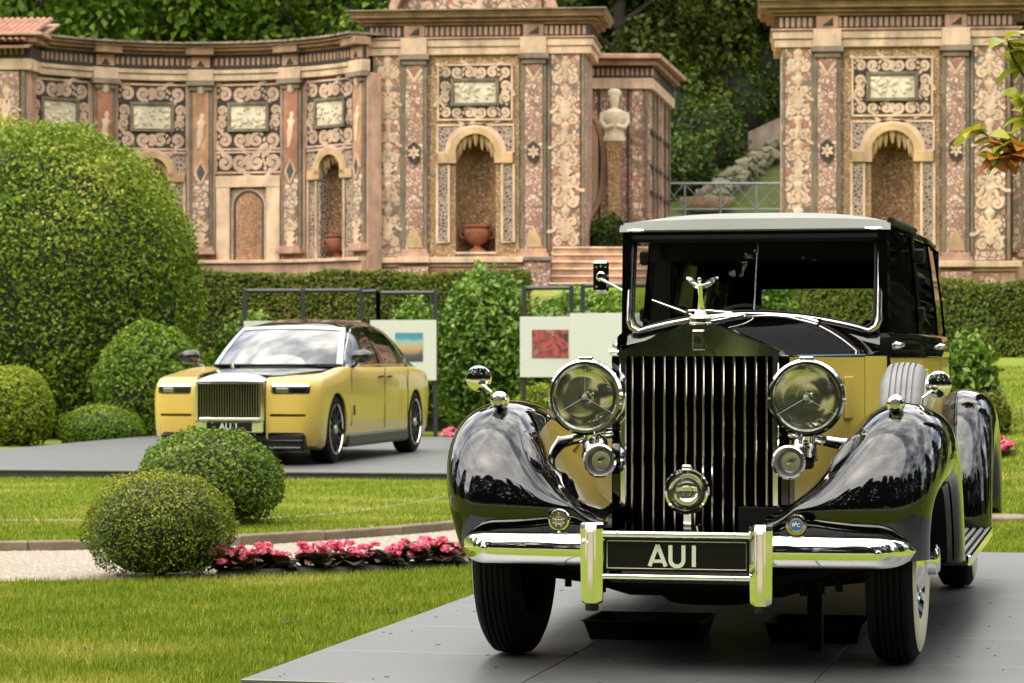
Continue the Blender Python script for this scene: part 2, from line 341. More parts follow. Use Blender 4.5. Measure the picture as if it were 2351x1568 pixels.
def text_mesh(txt, size, mat, ext=.001, off=0., bev=0., name='lettering', sp=1.):
    cu = bpy.data.curves.new('txt', 'FONT'); cu.body = txt; cu.size = size; cu.extrude = ext; cu.offset = off; cu.bevel_depth = bev
    cu.align_x = 'CENTER'; cu.align_y = 'CENTER'; cu.resolution_u = 3; cu.space_character = sp
    o = bpy.data.objects.new('tmp', cu); COL.objects.link(o); bpy.context.view_layer.update(); me = evalmesh(o); bpy.data.objects.remove(o)
    me.materials.clear(); me.materials.append(MAT[mat]); me.name = name
    return me
def ss(a, b, x):
    t = np.clip((x-a)/(b-a), 0, 1); return t*t*(3-2*t)
def lerp(xs, ys, x): return float(np.interp(x, xs, ys))
def smooth_curve(pts, n):
    """Catmull-Rom through the points"""
    P = [pts[0]]+list(pts)+[pts[-1]]; out = []; k = len(pts)-1
    for i in range(n+1):
        u = i/n*k; j = min(int(u), k-1); t = u-j; a, b, c, d = (np.array(P[j+q], float) for q in range(4))
        out.append(tuple(.5*((2*b)+(-a+c)*t+(2*a-5*b+4*c-d)*t*t+(-a+3*b-3*c+d)*t**3)))
    return out
def leaf_mesh(name, pos, nrm, size, mat, aspect=.5, droop=.0, var=None, fold=.18, rng=RNG):
    """one diamond-shaped leaf (two triangles folded along the midrib) per point, facing roughly nrm"""
    n = len(pos); pos = np.asarray(pos, float); nrm = np.asarray(nrm, float)
    nrm = nrm/np.maximum(np.linalg.norm(nrm, axis=1, keepdims=True), 1e-6)
    r = rng.normal(size=(n, 3)); r[:, 2] -= droop; a = r-(r*nrm).sum(1, keepdims=True)*nrm; a /= np.maximum(np.linalg.norm(a, axis=1, keepdims=True), 1e-6)
    b = np.cross(nrm, a); L = (np.broadcast_to(size, (n,))*rng.uniform(.7, 1.25, n))[:, None]
    v = np.empty((n, 4, 3)); v[:, 0] = pos-a*L*.5; v[:, 2] = pos+a*L*.5
    v[:, 1] = pos+b*L*aspect*.5+nrm*L*fold-a*L*.05; v[:, 3] = pos-b*L*aspect*.5+nrm*L*fold-a*L*.05
    me = bpy.data.meshes.new(name); me.vertices.add(n*4); me.vertices.foreach_set('co', v.ravel())
    me.loops.add(n*6); me.loops.foreach_set('vertex_index', (np.arange(n)[:, None]*4+np.array([0, 1, 2, 0, 2, 3])).ravel().astype(np.int32))
    me.polygons.add(n*2); me.polygons.foreach_set('loop_start', (np.arange(n*2)*3).astype(np.int32))
    me.update(calc_edges=True)
    at = me.attributes.new('var', 'FLOAT', 'FACE')
    vv = rng.beta(2, 2.2, n) if var is None else np.clip(var, 0, 1)
    at.data.foreach_set('value', np.repeat(vv, 2).astype(np.float32)); me.materials.append(MAT[mat]); return me
# ---------------------------------------------------------------- ground
def terr(X, Y):
    X = np.asarray(X, float); Y = np.asarray(Y, float)
    z = 1.36*ss(1.2, 6.0, X)*ss(15, 46, Y)
    t = ss(50.6, 52.4, Y); z = z*(1-t)+2.75*t
    h = ss(58.5, 62.5, Y); z = z+h*1.85+np.maximum(Y-63, 0)*.34
    return z
def sheet(name, xs, ys, mat, dz=0., kind='structure', parent=None, f=None):
    X, Y = np.meshgrid(xs, ys, indexing='ij'); Z = (f or terr)(X, Y)+dz
    mb = MB(); mb.grid([[(X[i, j], Y[i, j], Z[i, j]) for j in range(len(ys))] for i in range(len(xs))])
    return mb.build(name, mat, parent, kind=kind)
sheet('lawn', np.concatenate([[-400, -150, -60, -30], np.linspace(-20, 20, 61), [30, 60, 150, 400]]),
      np.concatenate([[-400, -150, -60, -20, 0], np.linspace(8, 52.6, 90)]), 'lawn_soil')
sheet('hillside', np.concatenate([[-400, -150, -60], np.linspace(-30, 30, 31), [60, 150, 400]]),
      np.concatenate([np.linspace(52.6, 66, 28), np.linspace(70, 160, 12), [260]]), 'hill_soil')
# gravel path and its kerb: centre-line edges measured along the curve
near_edge = smooth_curve([(-12, 15.2), (-6, 15.9), (-3.08, 16.36), (-1.75, 16.65), (-.26, 17.47), (1.0, 19.0), (1.8, 22), (2.2, 26)], 60)
far_edge = smooth_curve([(-12, 18.6), (-6, 18.75), (-3.57, 18.95), (-1.99, 19.47), (-.49, 21.2), (.2, 23.0), (.6, 25), (.7, 27)], 60)
mb = MB(); mb.grid([[(a[0]+(b[0]-a[0])*t, a[1]+(b[1]-a[1])*t, .012) for t in np.linspace(0, 1, 7)] for a, b in zip(near_edge, far_edge)])
mb.build('gravel_path', 'gravel_mat', kind='structure')
# loose stones on the gravel
n = 16000; ii = RNG.integers(0, 60, n); tt = RNG.random(n); uu = RNG.random(n)
A0 = np.array(near_edge); B0 = np.array(far_edge)
p0_ = A0[ii]+(A0[np.minimum(ii+1, 60)]-A0[ii])*uu[:, None]; p1_ = B0[ii]+(B0[np.minimum(ii+1, 60)]-B0[ii])*uu[:, None]
gp = p0_+(p1_-p0_)*tt[:, None]; gp = gp[(gp[:, 0] > -4.4) & (gp[:, 0] < 1.2)]; n = len(gp); s_ = RNG.uniform(.005, .014, n)
oct_ = np.array([(1, 0, 0), (0, 1, 0), (-1, 0, 0), (0, -1, 0), (0, 0, .7)])
V = (gp[:, None, :].repeat(5, 1)); V = np.concatenate([V, np.full((n, 5, 1), .011)], 2)+oct_[None]*s_[:, None, None]*RNG.uniform(.6, 1.3, (n, 5, 1))
fb = np.array([(0, 1, 4), (1, 2, 4), (2, 3, 4), (3, 0, 4)])
me = bpy.data.meshes.new('gravel_stones'); me.from_pydata(V.reshape(-1, 3).tolist(), [], (np.arange(n)[:, None, None]*5+fb[None]).reshape(-1, 3).tolist()); me.materials.append(MAT['pebble_grey'])
link('gravel_stones', me, label='loose pale stones strewn over the gravel path', cat='gravel', kind='stuff')
kerb = thing('path_kerb', None, None, kind='structure')
acc = 0; last = 0
for i in range(1, 61):
    a, b = np.array(far_edge[last]), np.array(far_edge[i])
    L = np.linalg.norm(b-a)
    if L > .62 or i == 60:
        ang = math.atan2(b[1]-a[1], b[0]-a[0]); h = .082+random.uniform(-.006, .006)
        MB().box(-L/2+.003, L/2-.003, 0, .11, -.05, h, b=.01).build('kerb_stone', 'kerb_stone_mat', kerb, M=T(((a[0]+b[0])/2, (a[1]+b[1])/2, 0), ang))
        last = i
# lawn behind the kerb lies a little higher
bk = [(p[0], p[1]+.10) for p in far_edge]
mb = MB(); mb.grid([[(p[0], p[1]+t*(34-p[1]), .068*(1-ss(.45, 1, t))+.004) for t in np.linspace(0, 1, 12)] for p in bk])
mb.build('raised_lawn', 'lawn_soil', kind='structure')
# pale worn line across the far lawn
wl_ = smooth_curve([(-8, 21.2), (-4.03, 21.4), (-2.8, 21.4), (-1.87, 21.8), (-1.3, 22.7), (-.7, 24.7), (-.2, 26.5)], 40)
mb = MB(); mb.grid([[(p[0]+.0, p[1]+q, .0755) for q in (0, .16+.05*math.sin(i*1.7))] for i, p in enumerate(wl_)])
mb.build('worn_strip', 'gravel_mat', kind='structure')
# ---------------------------------------------------------------- display platforms
PSI1 = R(12.6); ZP1 = .17
O1 = Vector((.763, 10.8, ZP1))
def platform(name, label, org, rz, x0, x1, y0, y1, h, nx, ny):
    p = thing(name, label, 'platform', org, rz)
    MB().box(x0+.02, x1-.02, y0+.02, y1-.02, 0, h-.018).build('base', 'deck_edge', p)
    wx, wy = (x1-x0)/nx, (y1-y0)/ny; g = .0022
    me = MB().box(-wx/2+g, wx/2-g, -wy/2+g, wy/2-g, -.018, 0, b=.002).mesh('deck_panel', 'deck')
    for i in range(nx):
        for j in range(ny):
            link('deck_panel', me, p, T((x0+(i+.5)*wx, y0+(j+.5)*wy, h)))
    return p
# corner of the near platform seen at the bottom edge, axis parallel to the old car
c1, s1 = math.cos(PSI1), math.sin(PSI1)
def w1(x, y, z=0.): return (O1.x+x*c1+y*s1, O1.y-x*s1+y*c1, O1.z+z)
# left front corner at pixel (545,1560)
platform('display_platform', 'low dark panelled platform under the vintage black and yellow car', (O1.x, O1.y, 0), -PSI1, -1.565, 2.6, -1.11, 6.16, ZP1, 4, 7)
PSI2 = R(12.0); ZP2 = .14; O2 = Vector((-2.994, 31.6, ZP2))
platform('display_platform', 'low dark grey platform under the modern yellow saloon', (O2.x, O2.y, 0), -PSI2+R(1.5), -4.6, 4.6, -2.35, 10.4, ZP2, 6, 8)
# wooded hills round the lake, all about the garden except where the slope behind the wall closes the view
mb = MB(); hb = []
for i in range(121):
    a = R(70)-R(320)*i/120 if False else R(55)+R(-290)*i/120
    r = 210+30*math.sin(i*.7); h = 46+16*math.sin(i*.33+1)+7*math.sin(i*1.1)+3*math.sin(i*2.7)
    hb.append([(math.cos(a)*r*k, math.sin(a)*r*k, h*q+1.5*math.sin(i*3.1+q*9)) for k, q in ((.75, -.02), (.82, .22), (.9, .5), (1.0, .85), (1.1, 1.0), (1.5, .2))])
mb.grid(hb); mb.build('lake_hills', 'hill_soil', kind='structure')
# unseen gravel strip, added to mute the lawn's green mirrored in the chrome
mb = MB(); mb.grid([[(x, -4.5+.25*math.sin(x*.4)+t*9.2, .008) for t in np.linspace(0, 1, 5)] for x in np.linspace(-40, 40, 41)]); mb.build('added_gravel_strip', 'gravel_mat', kind='structure')
# ---------------------------------------------------------------- the mosaic garden wall
def spiral(turns, r0, r1, n=22, ph=0.):
    return [((r0+(r1-r0)*(i/n)**.8)*math.cos(ph+2*PI*turns*i/n), (r0+(r1-r0)*(i/n)**.8)*math.sin(ph+2*PI*turns*i/n)) for i in range(n+1)]
def scroll_me(mat):
    mb = MB(); p = spiral(1.3, .05, .42, 24)
    p += [(p[-1][0]-.10, p[-1][1]+.22), (p[-1][0]-.32, p[-1][1]+.42), (p[-1][0]-.62, p[-1][1]+.50)]
    mb.ribbon(p, [.15+.10*min(1, i/14) for i in range(len(p))], -.07, .02)
    mb.prism([(.12*math.cos(a), .12*math.sin(a)) for a in np.linspace(0, 2*PI, 9)[:-1]], -.09, .02)
    for q, a in ((.0, .3), (.5, 1.2)):   # small leaves on the outside of the curl
        c = (.5*math.cos(a+2.2), .5*math.sin(a+2.2)); mb.prism([(c[0]+.13*math.cos(t)*(1 if k % 2 else .5), c[1]+.13*math.sin(t)) for k, t in enumerate(np.linspace(0, 2*PI, 7)[:-1])], -.06, .02)
    return mb.mesh('scroll', mat, 40)
def leaf_me(mat):
    mb = MB(); o = [(0, -.5), (.24, -.34), (.14, -.18), (.38, .0), (.2, .1), (.3, .3), (0, .5)]
    mb.prism(o+[(-x, z) for x, z in o[-2:0:-1]], -.06, .02); return mb.mesh('acanthus_leaf', mat, 40)
SCR = {m: (scroll_me(m), leaf_me(m)) for m in ('scroll_cream', 'stone_cream')}
BLK = MB().box(-.036, .036, -.022, .02, -.085, .085, b=.02).mesh('frieze_block', 'stone_pink')
def put(me, parent, x, z, y, s, rot=0., mir=1, name=None):
    M = Matrix.Translation((x, y, z)) @ Matrix.Rotation(-rot, 4, 'Y') @ Matrix.Diagonal((s*mir, s, s, 1))
    return link(name or me.name, me, parent, M)
def pbox(parent, name, mat, x0, x1, y0, y1, z0, z1, M=None, b=.008):
    return MB().box(x0, x1, y0, y1, z0, z1, b=b).build(name, mat, parent, M=M)
def scroll_panel(parent, M, w, h, pw, ph, mat='scroll_cream', dark='mosaic_dark', n=4, pz=0.):
    """dark mosaic board with cream scrollwork round a marble relief; pw,ph size of the relief (0: none)"""
    b = MB().box(-w/2, w/2, -.01, .06, -h/2, h/2).build('scroll_panel', dark, parent, M=M)
    f = MB()
    for q in (w/2, -w/2): f.box(q-.022, q+.022, -.04, .02, -h/2-.02, h/2+.02, b=.006)
    for q in (h/2, -h/2): f.box(-w/2+.022, w/2-.022, -.038, .02, q-.022, q+.022, b=.006)
    f.build('frame', mat, b)
    S, L = SCR[mat]
    def run(x0, x1, zc, t, vert=False):
        ln = x1-x0; k = max(2, 2*round(ln/t/2)); st = ln/k
        for i in range(k):
            c = x0+(i+.5)*st; m = 1 if i < k/2 else -1; s = min(t, st*1.12)*random.uniform(1.02, 1.14); up = 1 if i % 2 else -1
            a = PI if up > 0 else 0
            if vert: put(S, b, zc, c, -.01, s, R(90)+a+random.uniform(-.2, .2), m)
            else: put(S, b, c, zc, -.01, s, a+random.uniform(-.2, .2), m)
    if pw:
        tx, tz = (w-pw)/2-.06, (h-ph)/2-.05
        run(-w/2+.03, w/2-.03, h/2-tz/2-.02, tz*.86); run(-w/2+.03, w/2-.03, -h/2+tz/2+.02, tz*.86)
        run(-ph/2, ph/2, -w/2+tx/2+.02, tx*.9, True); run(-ph/2, ph/2, w/2-tx/2-.02, tx*.9, True)
        for q in (h/2-tz/2-.02, -h/2+tz/2+.02): put(L, b, 0, q, -.012, tz*.8)
        for q in (w/2-tx/2-.02, -w/2+tx/2+.02): put(L, b, q, 0, -.012, tx*.75, R(90))
        fr = MB()
        for q in (pw/2, -pw/2): fr.box(q-.035, q+.035, -.075, .0, -ph/2-.035, ph/2+.035, b=.01)
        for q in (ph/2, -ph/2): fr.box(-pw/2+.035, pw/2-.035, -.072, .0, q-.035, q+.035, b=.01)
        fr.build('relief_frame', 'green_edge', b)
        rl = MB(); rl.box(-pw/2+.035, pw/2-.035, -.03, .0, -ph/2+.035, ph/2-.035)
        for i in range(26):   # weathered carved figures
            x, z = random.uniform(-.42, .42)*pw, random.uniform(-.33, .33)*ph; a = random.uniform(.02, .055)
            rl.lathe([(0, -.03), (a*.6, -.028), (a, -.015), (a*1.05, 0)], T((x, -.028, z), ry=random.random()*3, s=(1, 1, random.uniform(.6, 1.8))), 8, 'Y')
        rl.build('marble_relief', 'marble', b)
    else:
        run(-w/2+.03, w/2-.03, 0, h*.82); put(L, b, 0, 0, -.012, h*.8)
    return b
def bands(parent, pts, z, closed_ends=True, names=None, up=1.):
    """sweep rectangular mouldings along plan points pts (list of (x,y,nx,ny)); z = list of (name, mat, z0, z1, out)"""
    for nm, mat, z0, z1, out in z:
        mb = MB(); P = []
        for (x, y, nx, ny) in pts:
            e = .012; P.append([(x, y, z0), (x+nx*(out-e), y+ny*(out-e), z0), (x+nx*out, y+ny*out, z0+e), (x+nx*out, y+ny*out, z1-e), (x+nx*(out-e), y+ny*(out-e), z1), (x, y, z1)])
        mb.grid(P, cv=True); mb.add(P[0], [tuple(range(6))]); mb.add(P[-1], [tuple(range(6))]); mb.build(nm, mat, parent)
def arch_pts(xc, zs, r, n=16): return [(xc+r*math.cos(PI-PI*i/n), zs+r*math.sin(PI-PI*i/n)) for i in range(n+1)]
def arch_front(x0, x1, z0, z1, xc, zs, r, y0=0., dep=.25, n=16):
    """slab face with an arched opening, jambs and soffit included"""
    mb = MB(); A = arch_pts(xc, zs, r, n)
    mb.add([(x0, y0, z0), (xc-r, y0, z0), (xc-r, y0, zs), (xc-r, y0, z1), (x0, y0, z1)], [(0, 1, 2, 3, 4)])
    mb.add([(x1, y0, z0), (xc+r, y0, z0), (xc+r, y0, zs), (xc+r, y0, z1), (x1, y0, z1)], [(0, 1, 2, 3, 4)])
    mb.grid([[(a[0], y0, a[1]), (a[0], y0, z1)] for a in A])
    J = [(xc-r, z0)]+A+[(xc+r, z0)]; mb.grid([[(a[0], y0, a[1]), (a[0], y0+dep, a[1])] for a in J])
    for q in (x0, x1): mb.add([(q, y0, z0), (q, y0+dep, z0), (q, y0+dep, z1), (q, y0, z1)], [(0, 1, 2, 3)])
    return mb
def niche(parent, M, xc, z0, zs, r, dep=.55, mat='pebble_brown', y0=.1):
    mb = MB(); f = dep/r
    mb.lathe([(r, z0), (r, zs)], T((xc, y0, 0), s=(1, f, 1)), 14, a0=0, a1=PI)
    mb.lathe([(r*math.cos(t), zs+r*math.sin(t)) for t in np.linspace(0, PI/2, 8)], T((xc, y0, 0), s=(1, f, 1)), 14, a0=0, a1=PI)
    mb.build('niche', mat, parent, M=M)
    MB().prism([(xc+r*math.cos(a), y0+dep*math.sin(a)) for a in np.linspace(0, PI, 12)]+[(xc-r, 0), (xc+r, 0)], z0-.04, z0+.004, axis='Z').build('niche_floor', 'stone_cream', parent, M=M)
def stalactites(parent, M, xc, zs, r, n=9):
    for i in range(n):
        a = PI*(i+.6)/(n+.2); x = xc+r*.93*math.cos(a); z = zs+r*.93*math.sin(a); L = r*random.uniform(.55, 1.05)*(1 if 2 < i < n-3 else .75); w = r*.165
        MB().lathe([(w, .05), (w*1.1, 0), (w*.75, -L*.4), (w*.6, -L*.55), (w*.35, -L*.8), (0, -L)], T((x, .02+.1*random.random(), z)), 7).build('stalactite', 'stone_ochre', parent, M=M)
def hexrose(parent, M, x, z, s=.2):
    h = MB().prism([(x+s*.62*math.cos(a)*(1 if abs(math.sin(a)) < .9 else 1), z+s*.98*math.sin(a)) for a in np.linspace(R(30), R(390), 7)[:-1]], -.05, 0).build('hexagon', 'mosaic_dark', parent, M=M)
    for k in range(6):
        a = R(30+60*k); c = (x+s*.3*math.cos(a), z+s*.3*math.sin(a))
        MB().prism([(c[0]+s*.24*math.cos(t)*math.cos(a)-s*.13*math.sin(t)*math.sin(a), c[1]+s*.24*math.cos(t)*math.sin(a)+s*.13*math.sin(t)*math.cos(a)) for t in np.linspace(0, 2*PI, 9)[:-1]], -.075, -.04).build('petal', 'stone_cream', h)
def grotesque(parent, M, w, z0, z1, mat='pebble_mixed', step=.42):
    """tall panel of symmetrical cream figures, vases and curls on coloured mosaic"""
    b = MB().box(-w/2, w/2, -.03, .05, z0, z1).build('figure_panel', mat, parent, M=M)
    S, L = SCR['stone_cream']; z = z0+.3; i = 0
    while z < z1-.25:
        s = w*random.uniform(.40, .47)
        for m in (1, -1):
            put(S, b, m*w*.24, z, -.03, s, random.uniform(-.4, .4)+(PI if i % 2 else 0), m)
        if i % 3 == 0: put(L, b, 0, z+.2, -.035, w*.75)
        elif i % 3 == 1:
            MB().lathe([(0, -.16), (.05, -.15), (.03, -.1), (.09, -.02), (.10, .06), (.05, .1), (.08, .15), (0, .16)], T((0, -.03, z+.2), s=(1, .35, 1)), 10).build('vase', 'stone_cream', b)
        else:
            MB().lathe([(0, -.25), (.05, -.22), (.06, -.1), (.045, 0), (.09, .08), (.10, .14), (.03, .19), (.05, .23), (.045, .28), (0, .31)], T((0, -.03, z+.16), s=(1, .4, 1)), 10).build('figure', 'stone_cream', b)
        z += step*random.uniform(.9, 1.1); i += 1
    return b
def pilaster(parent, M, w, z0, z1, mat='pebble_pink', rose=None, chev=True):
    zm = z0+(z1-z0)*.46 if mat in ('rust_panel', 'red_panel') else z0+.16
    pbox(parent, 'pilaster_shaft', mat, -w/2, w/2, -.09, .05, zm, z1-.2, M)
    if zm > z0+.2: pbox(parent, 'pilaster_shaft', 'pebble_mixed', -w/2, w/2, -.0885, .05, z0+.16, zm-.001, M)
    for q in (-1, 1): pbox(parent, 'pilaster_edge', 'green_edge', q*(w/2+.04)-.04, q*(w/2+.04)+.04, -.07, .05, z0+.162, z1-.202, M)
    for nm, a, b_, o in (('pilaster_base', z0, z0+.08, .12), ('pilaster_base', z0+.08, z0+.16, .07), ('capital', z1-.2, z1-.1, .05), ('capital', z1-.1, z1, .11)):
        pbox(parent, nm, 'stone_pink' if nm == 'pilaster_base' else 'stone_grey', -w/2-o-.02, w/2+o+.02, -.09-o, .05, a+.001, b_, M)
    if chev:
        MB().ribbon([(-w*.4, z1-.28), (0, z1-.52), (w*.4, z1-.28)], .07, -.105, -.08).build('chevron', 'stone_cream', parent, M=M)
        MB().ribbon([(-w*.36, z1-.23), (0, z1-.42), (w*.36, z1-.23)], .05, -.108, -.08).build('chevron', 'red_panel', parent, M=M)
        MB().prism([(-w*.42, z0+.2), (w*.42, z0+.2), (w*.42, z0+.36), (0, z0+.62), (-w*.42, z0+.36)], -.105, -.08).build('peaked_tablet', 'stone_ochre', parent, M=M)
    if rose: hexrose(parent, M @ Matrix.Translation((0, -.09, 0)), 0, rose, .24)
def frieze_run(parent, pts, z, step=.11):
    for (x, y, a) in pts: link('frieze_block', BLK, parent, T((x, y, z), a))

# --- pavilion (facade 4.4 m wide); local x along the facade, y into the wall
K = 112.5
def ux(u): return (u-1088)/K
def vz(v): return 1.36+(821-v)/K
I4 = Matrix.Identity(4)
def make_pavilion(label):
    p = thing('mosaic_pavilion', label, 'pavilion')
    x0, x1 = ux(852), ux(1345); zp = vz(590); zt = vz(125)
    xa, xb = ux(987), ux(1193); nr = (ux(1140)-ux(1047))/2; xc = ux(1092); zs = vz(352); zn = vz(578)
    # body behind the facing
    pbox(p, 'wall', 'pebble_pink', x0, xa, .03, 1.9, 2.2, vz(45), b=.01); pbox(p, 'wall', 'pebble_pink', xb, x1, .03, 1.9, 2.2, vz(45), b=.01)
    pbox(p, 'wall', 'pebble_pink', xa, xb, 1.0, 1.88, 2.2, vz(46)); pbox(p, 'wall', 'stone_brown', xa, xb, .03, .99, zs+nr+.25, vz(46)); pbox(p, 'wall', 'stone_brown', xa, xb, .03, .99, 2.2, zn-.05)
    # central field with the niche
    arch_front(xa, xb, zp, zt, xc, zs, nr, -.005, .3).build('central_field', 'pebble_ochre', p)
    niche(p, I4, xc, zn, zs, nr+.02)
    MB().ribbon([(xc-nr-.06, zs-.1)]+arch_pts(xc, zs, nr+.06)+[(xc+nr+.06, zs-.1)], .13, -.09, .02).build('arch_ring', 'stone_ochre', p)
    MB().ribbon(arch_pts(xc, zs, nr+.15), .05, -.07, .02).build('arch_moulding', 'stone_cream', p)
    for q in (-1, 1): pbox(p, 'impost', 'stone_ochre', xc+q*(nr+.17)-.19, xc+q*(nr+.17)+.19, -.10, .1, zs-.2, zs+.01)
    stalactites(p, I4, xc, zs, nr)
    # spandrels
    for q in (-1, 1):
        A = [(xc+q*abs(a[0]-xc), a[1]) for a in arch_pts(xc, zs, nr+.2)[:9]]
        X1 = xc+q*(nr+.37); Z1 = vz(283)-.03
        poly = A+[(xc+q*.02, Z1), (X1, Z1), (X1, zs+.03)]
        MB().prism(poly, -.03, .01).build('spandrel', 'pebble_dark', p)
        MB().ribbon(poly+[poly[0]], .045, -.05, .0).build('spandrel_frame', 'stone_cream', p)
        # lattice strips beside the niche
        sx = xc+q*(nr+.255); z0_, z1_ = vz(553), zs-.22
        pbox(p, 'lattice_strip', 'pebble_dark', sx-.10, sx+.10, -.03, .02, z0_, z1_)
        MB().ribbon([(sx-.12, z0_-.02), (sx-.12, z1_), (sx+.12, z1_), (sx+.12, z0_-.02), (sx-.145, z0_-.02)], .05, -.055, .0).build('strip_frame', 'stone_cream', p)
        pilaster(p, T((ux(951) if q < 0 else ux(1227), 0, 0)), .36, zp, zt, rose=vz(350))
        grotesque(p, T((ux(889) if q < 0 else ux(1300), -.01, 0)), .50 if q < 0 else .58, zp+.02, zt)
        for e in ((ux(857), ux(920)) if q < 0 else (ux(1262), ux(1340))): pbox(p, 'edge_strip', 'green_edge', e-.03, e+.03, -.05, .04, zp+.02, zt-.002)
    scroll_panel(p, T((ux(1091), -.02, vz(211))), 1.52, 1.12, .92, .50, 'stone_cream')
    pl = [(x0-.02, .06, 0, -1), (x1+.02, .06, 0, -1)]
    def seg(y, out): return [(x0-out, 1.9, -1, 0), (x0-.0, .05, -.7071*1.414, -.7071*1.414), (x1+.0, .05, .7071*1.414, -.7071*1.414), (x1+out, 1.9, 1, 0)]
    S4 = [(x0, 1.9, -1, 0), (x0, .04, -1, -1), (x1, .04, 1, -1), (x1, 1.9, 1, 0)]
    bands(p, S4, [('architrave', 'stone_cream', zt, vz(107), .13), ('architrave', 'stone_cream', vz(107)+.001, vz(90), .17), ('architrave', 'stone_pink', vz(90)+.001, vz(85), .21),
                  ('frieze', 'mosaic_dark', vz(85)+.001, vz(57), .11), ('cornice', 'stone_brown', vz(57)+.001, vz(50), .17), ('cornice', 'stone_brown', vz(50)+.001, vz(42), .28), ('cornice', 'stone_brown', vz(42)+.001, vz(34), .40), ('cornice', 'stone_ochre', vz(34)+.001, vz(28), .44),
                  ('plinth_moulding', 'stone_cream', zp-.12, zp, .20), ('plinth_moulding', 'stone_pink', zp-.2, zp-.121, .13), ('plinth', 'stone_pink', 2.0, zp-.201, .08)])
    zf = (vz(85)+vz(57))/2; x = x0+.0
    while x < x1:
        if min(abs(x-ux(951)), abs(x-ux(1227))) > .24: link('frieze_block', BLK, p, T((x, -.072, zf), s=(1, 1, 1.15)))
        x += .112
    for q in (951, 1227):
        t = pbox(p, 'frieze_tablet', 'stone_pink', ux(q)-.21, ux(q)+.21, -.13, 0, zf-.118, zf+.118)
        MB().prism([(ux(q)-.10, zf-.08), (ux(q)+.11, zf-.08), (ux(q)+.11, zf+.08)], -.14, -.12).build('triangle', 'mosaic_dark', t)
        MB().prism([(ux(q)-.12, zf-.07), (ux(q)-.12, zf+.09), (ux(q)+.09, zf+.09)], -.142, -.12).build('triangle', 'rust_panel', t)
        pbox(p, 'pedestal_block', 'pebble_pink', ux(q)-.30, ux(q)+.30, -.22, 0, 2.0, zp-.205); pbox(p, 'entablature_block', 'stone_cream', ux(q)-.27, ux(q)+.27, -.20, 0, zt+.002, vz(86))
        pbox(p, 'plinth_block', 'stone_cream', ux(q)-.33, ux(q)+.33, -.25, 0, zp-.115, zp+.004)
    for q in (900, 1000, 1060, 1120, 1180, 1300):
        pbox(p, 'plinth_tablet', 'red_panel' if q in (1060, 1120, 1180, 1000) else 'pebble_mixed', ux(q)-.2, ux(q)+.2, -.06, 0, 2.6, zp-.24)
    # segmental pediment
    r = 2.05; za = vz(34); hw = ux(1268)-ux(1088)
    arc = [(hw*math.cos(a), za+.95*math.sin(a)) for a in np.linspace(0, PI, 21)]
    MB().prism(arc, -.06, .5).build('tympanum', 'pebble_mixed', p)
    MB().ribbon([(a[0]*1.02, a[1]+.03) for a in arc], .17, -.36, .5).build('pediment_cornice', 'stone_pink', p)
    pbox(p, 'pediment_base', 'stone_pink', -hw-.12, hw+.12, -.36, .5, za-.02, za+.09)
    for i in range(14):
        x = random.uniform(-.8, .8)*hw; z = za+.12+random.random()*.6*(1-(x/hw)**2)
        put(SCR['stone_cream'][i % 2], p, x, z, -.06, .3, random.random()*6, random.choice((1, -1)))
    MB().box(x0-.46, x1+.46, -.50, 1.9, vz(28)+.001, vz(28)+.03).build('roof_slabs', 'stone_grey', p)
    return p
PAVD = 55.6
pavL = make_pavilion('mosaic garden pavilion with arched niche and terracotta urn, left of the stairs')
pavL.location = ((1088-1175.5)/6242*PAVD, PAVD, 0); pavL.rotation_euler = (0, 0, R(-6))
pavR = copy_tree(pavL); pavR['label'] = 'mosaic garden pavilion behind the vintage car, right of the stairs'
pavR.location = ((2045-1175.5)/6242*52.4, 52.4, -.2); pavR.rotation_euler = (0, 0, R(-5))
for q in (pavL, pavR): q['group'] = 'mosaic pavilions'
def urn(label, loc, s=1.):
    u = thing('terracotta_urn', label, 'urn', loc, 0, 'urns in the wall niches')
    MB().lathe([(0, 0), (.17, 0), (.17, .04), (.08, .08), (.06, .13), (.10, .16), (.20, .22), (.26, .34), (.27, .42), (.23, .45), (.24, .48), (.28, .50), (.28, .53), (.20, .53), (.18, .45), (0, .44)], T(s=s), 20).build('bowl', 'terracotta', u)
    for q in (-1, 1): MB().tube([(q*.26, 0, .42), (q*.33, 0, .40), (q*.33, 0, .30), (q*.24, 0, .27)], .022, 6, T(s=s)).build('handle', 'terracotta', u)
    return u
_m = Matrix.Translation(pavL.location) @ Matrix.Rotation(R(-6), 4, 'Z')
urn('terracotta urn in the arched niche of the left pavilion', tuple(_m @ Vector((ux(1092), .28, vz(578)+.005))), 1.05)

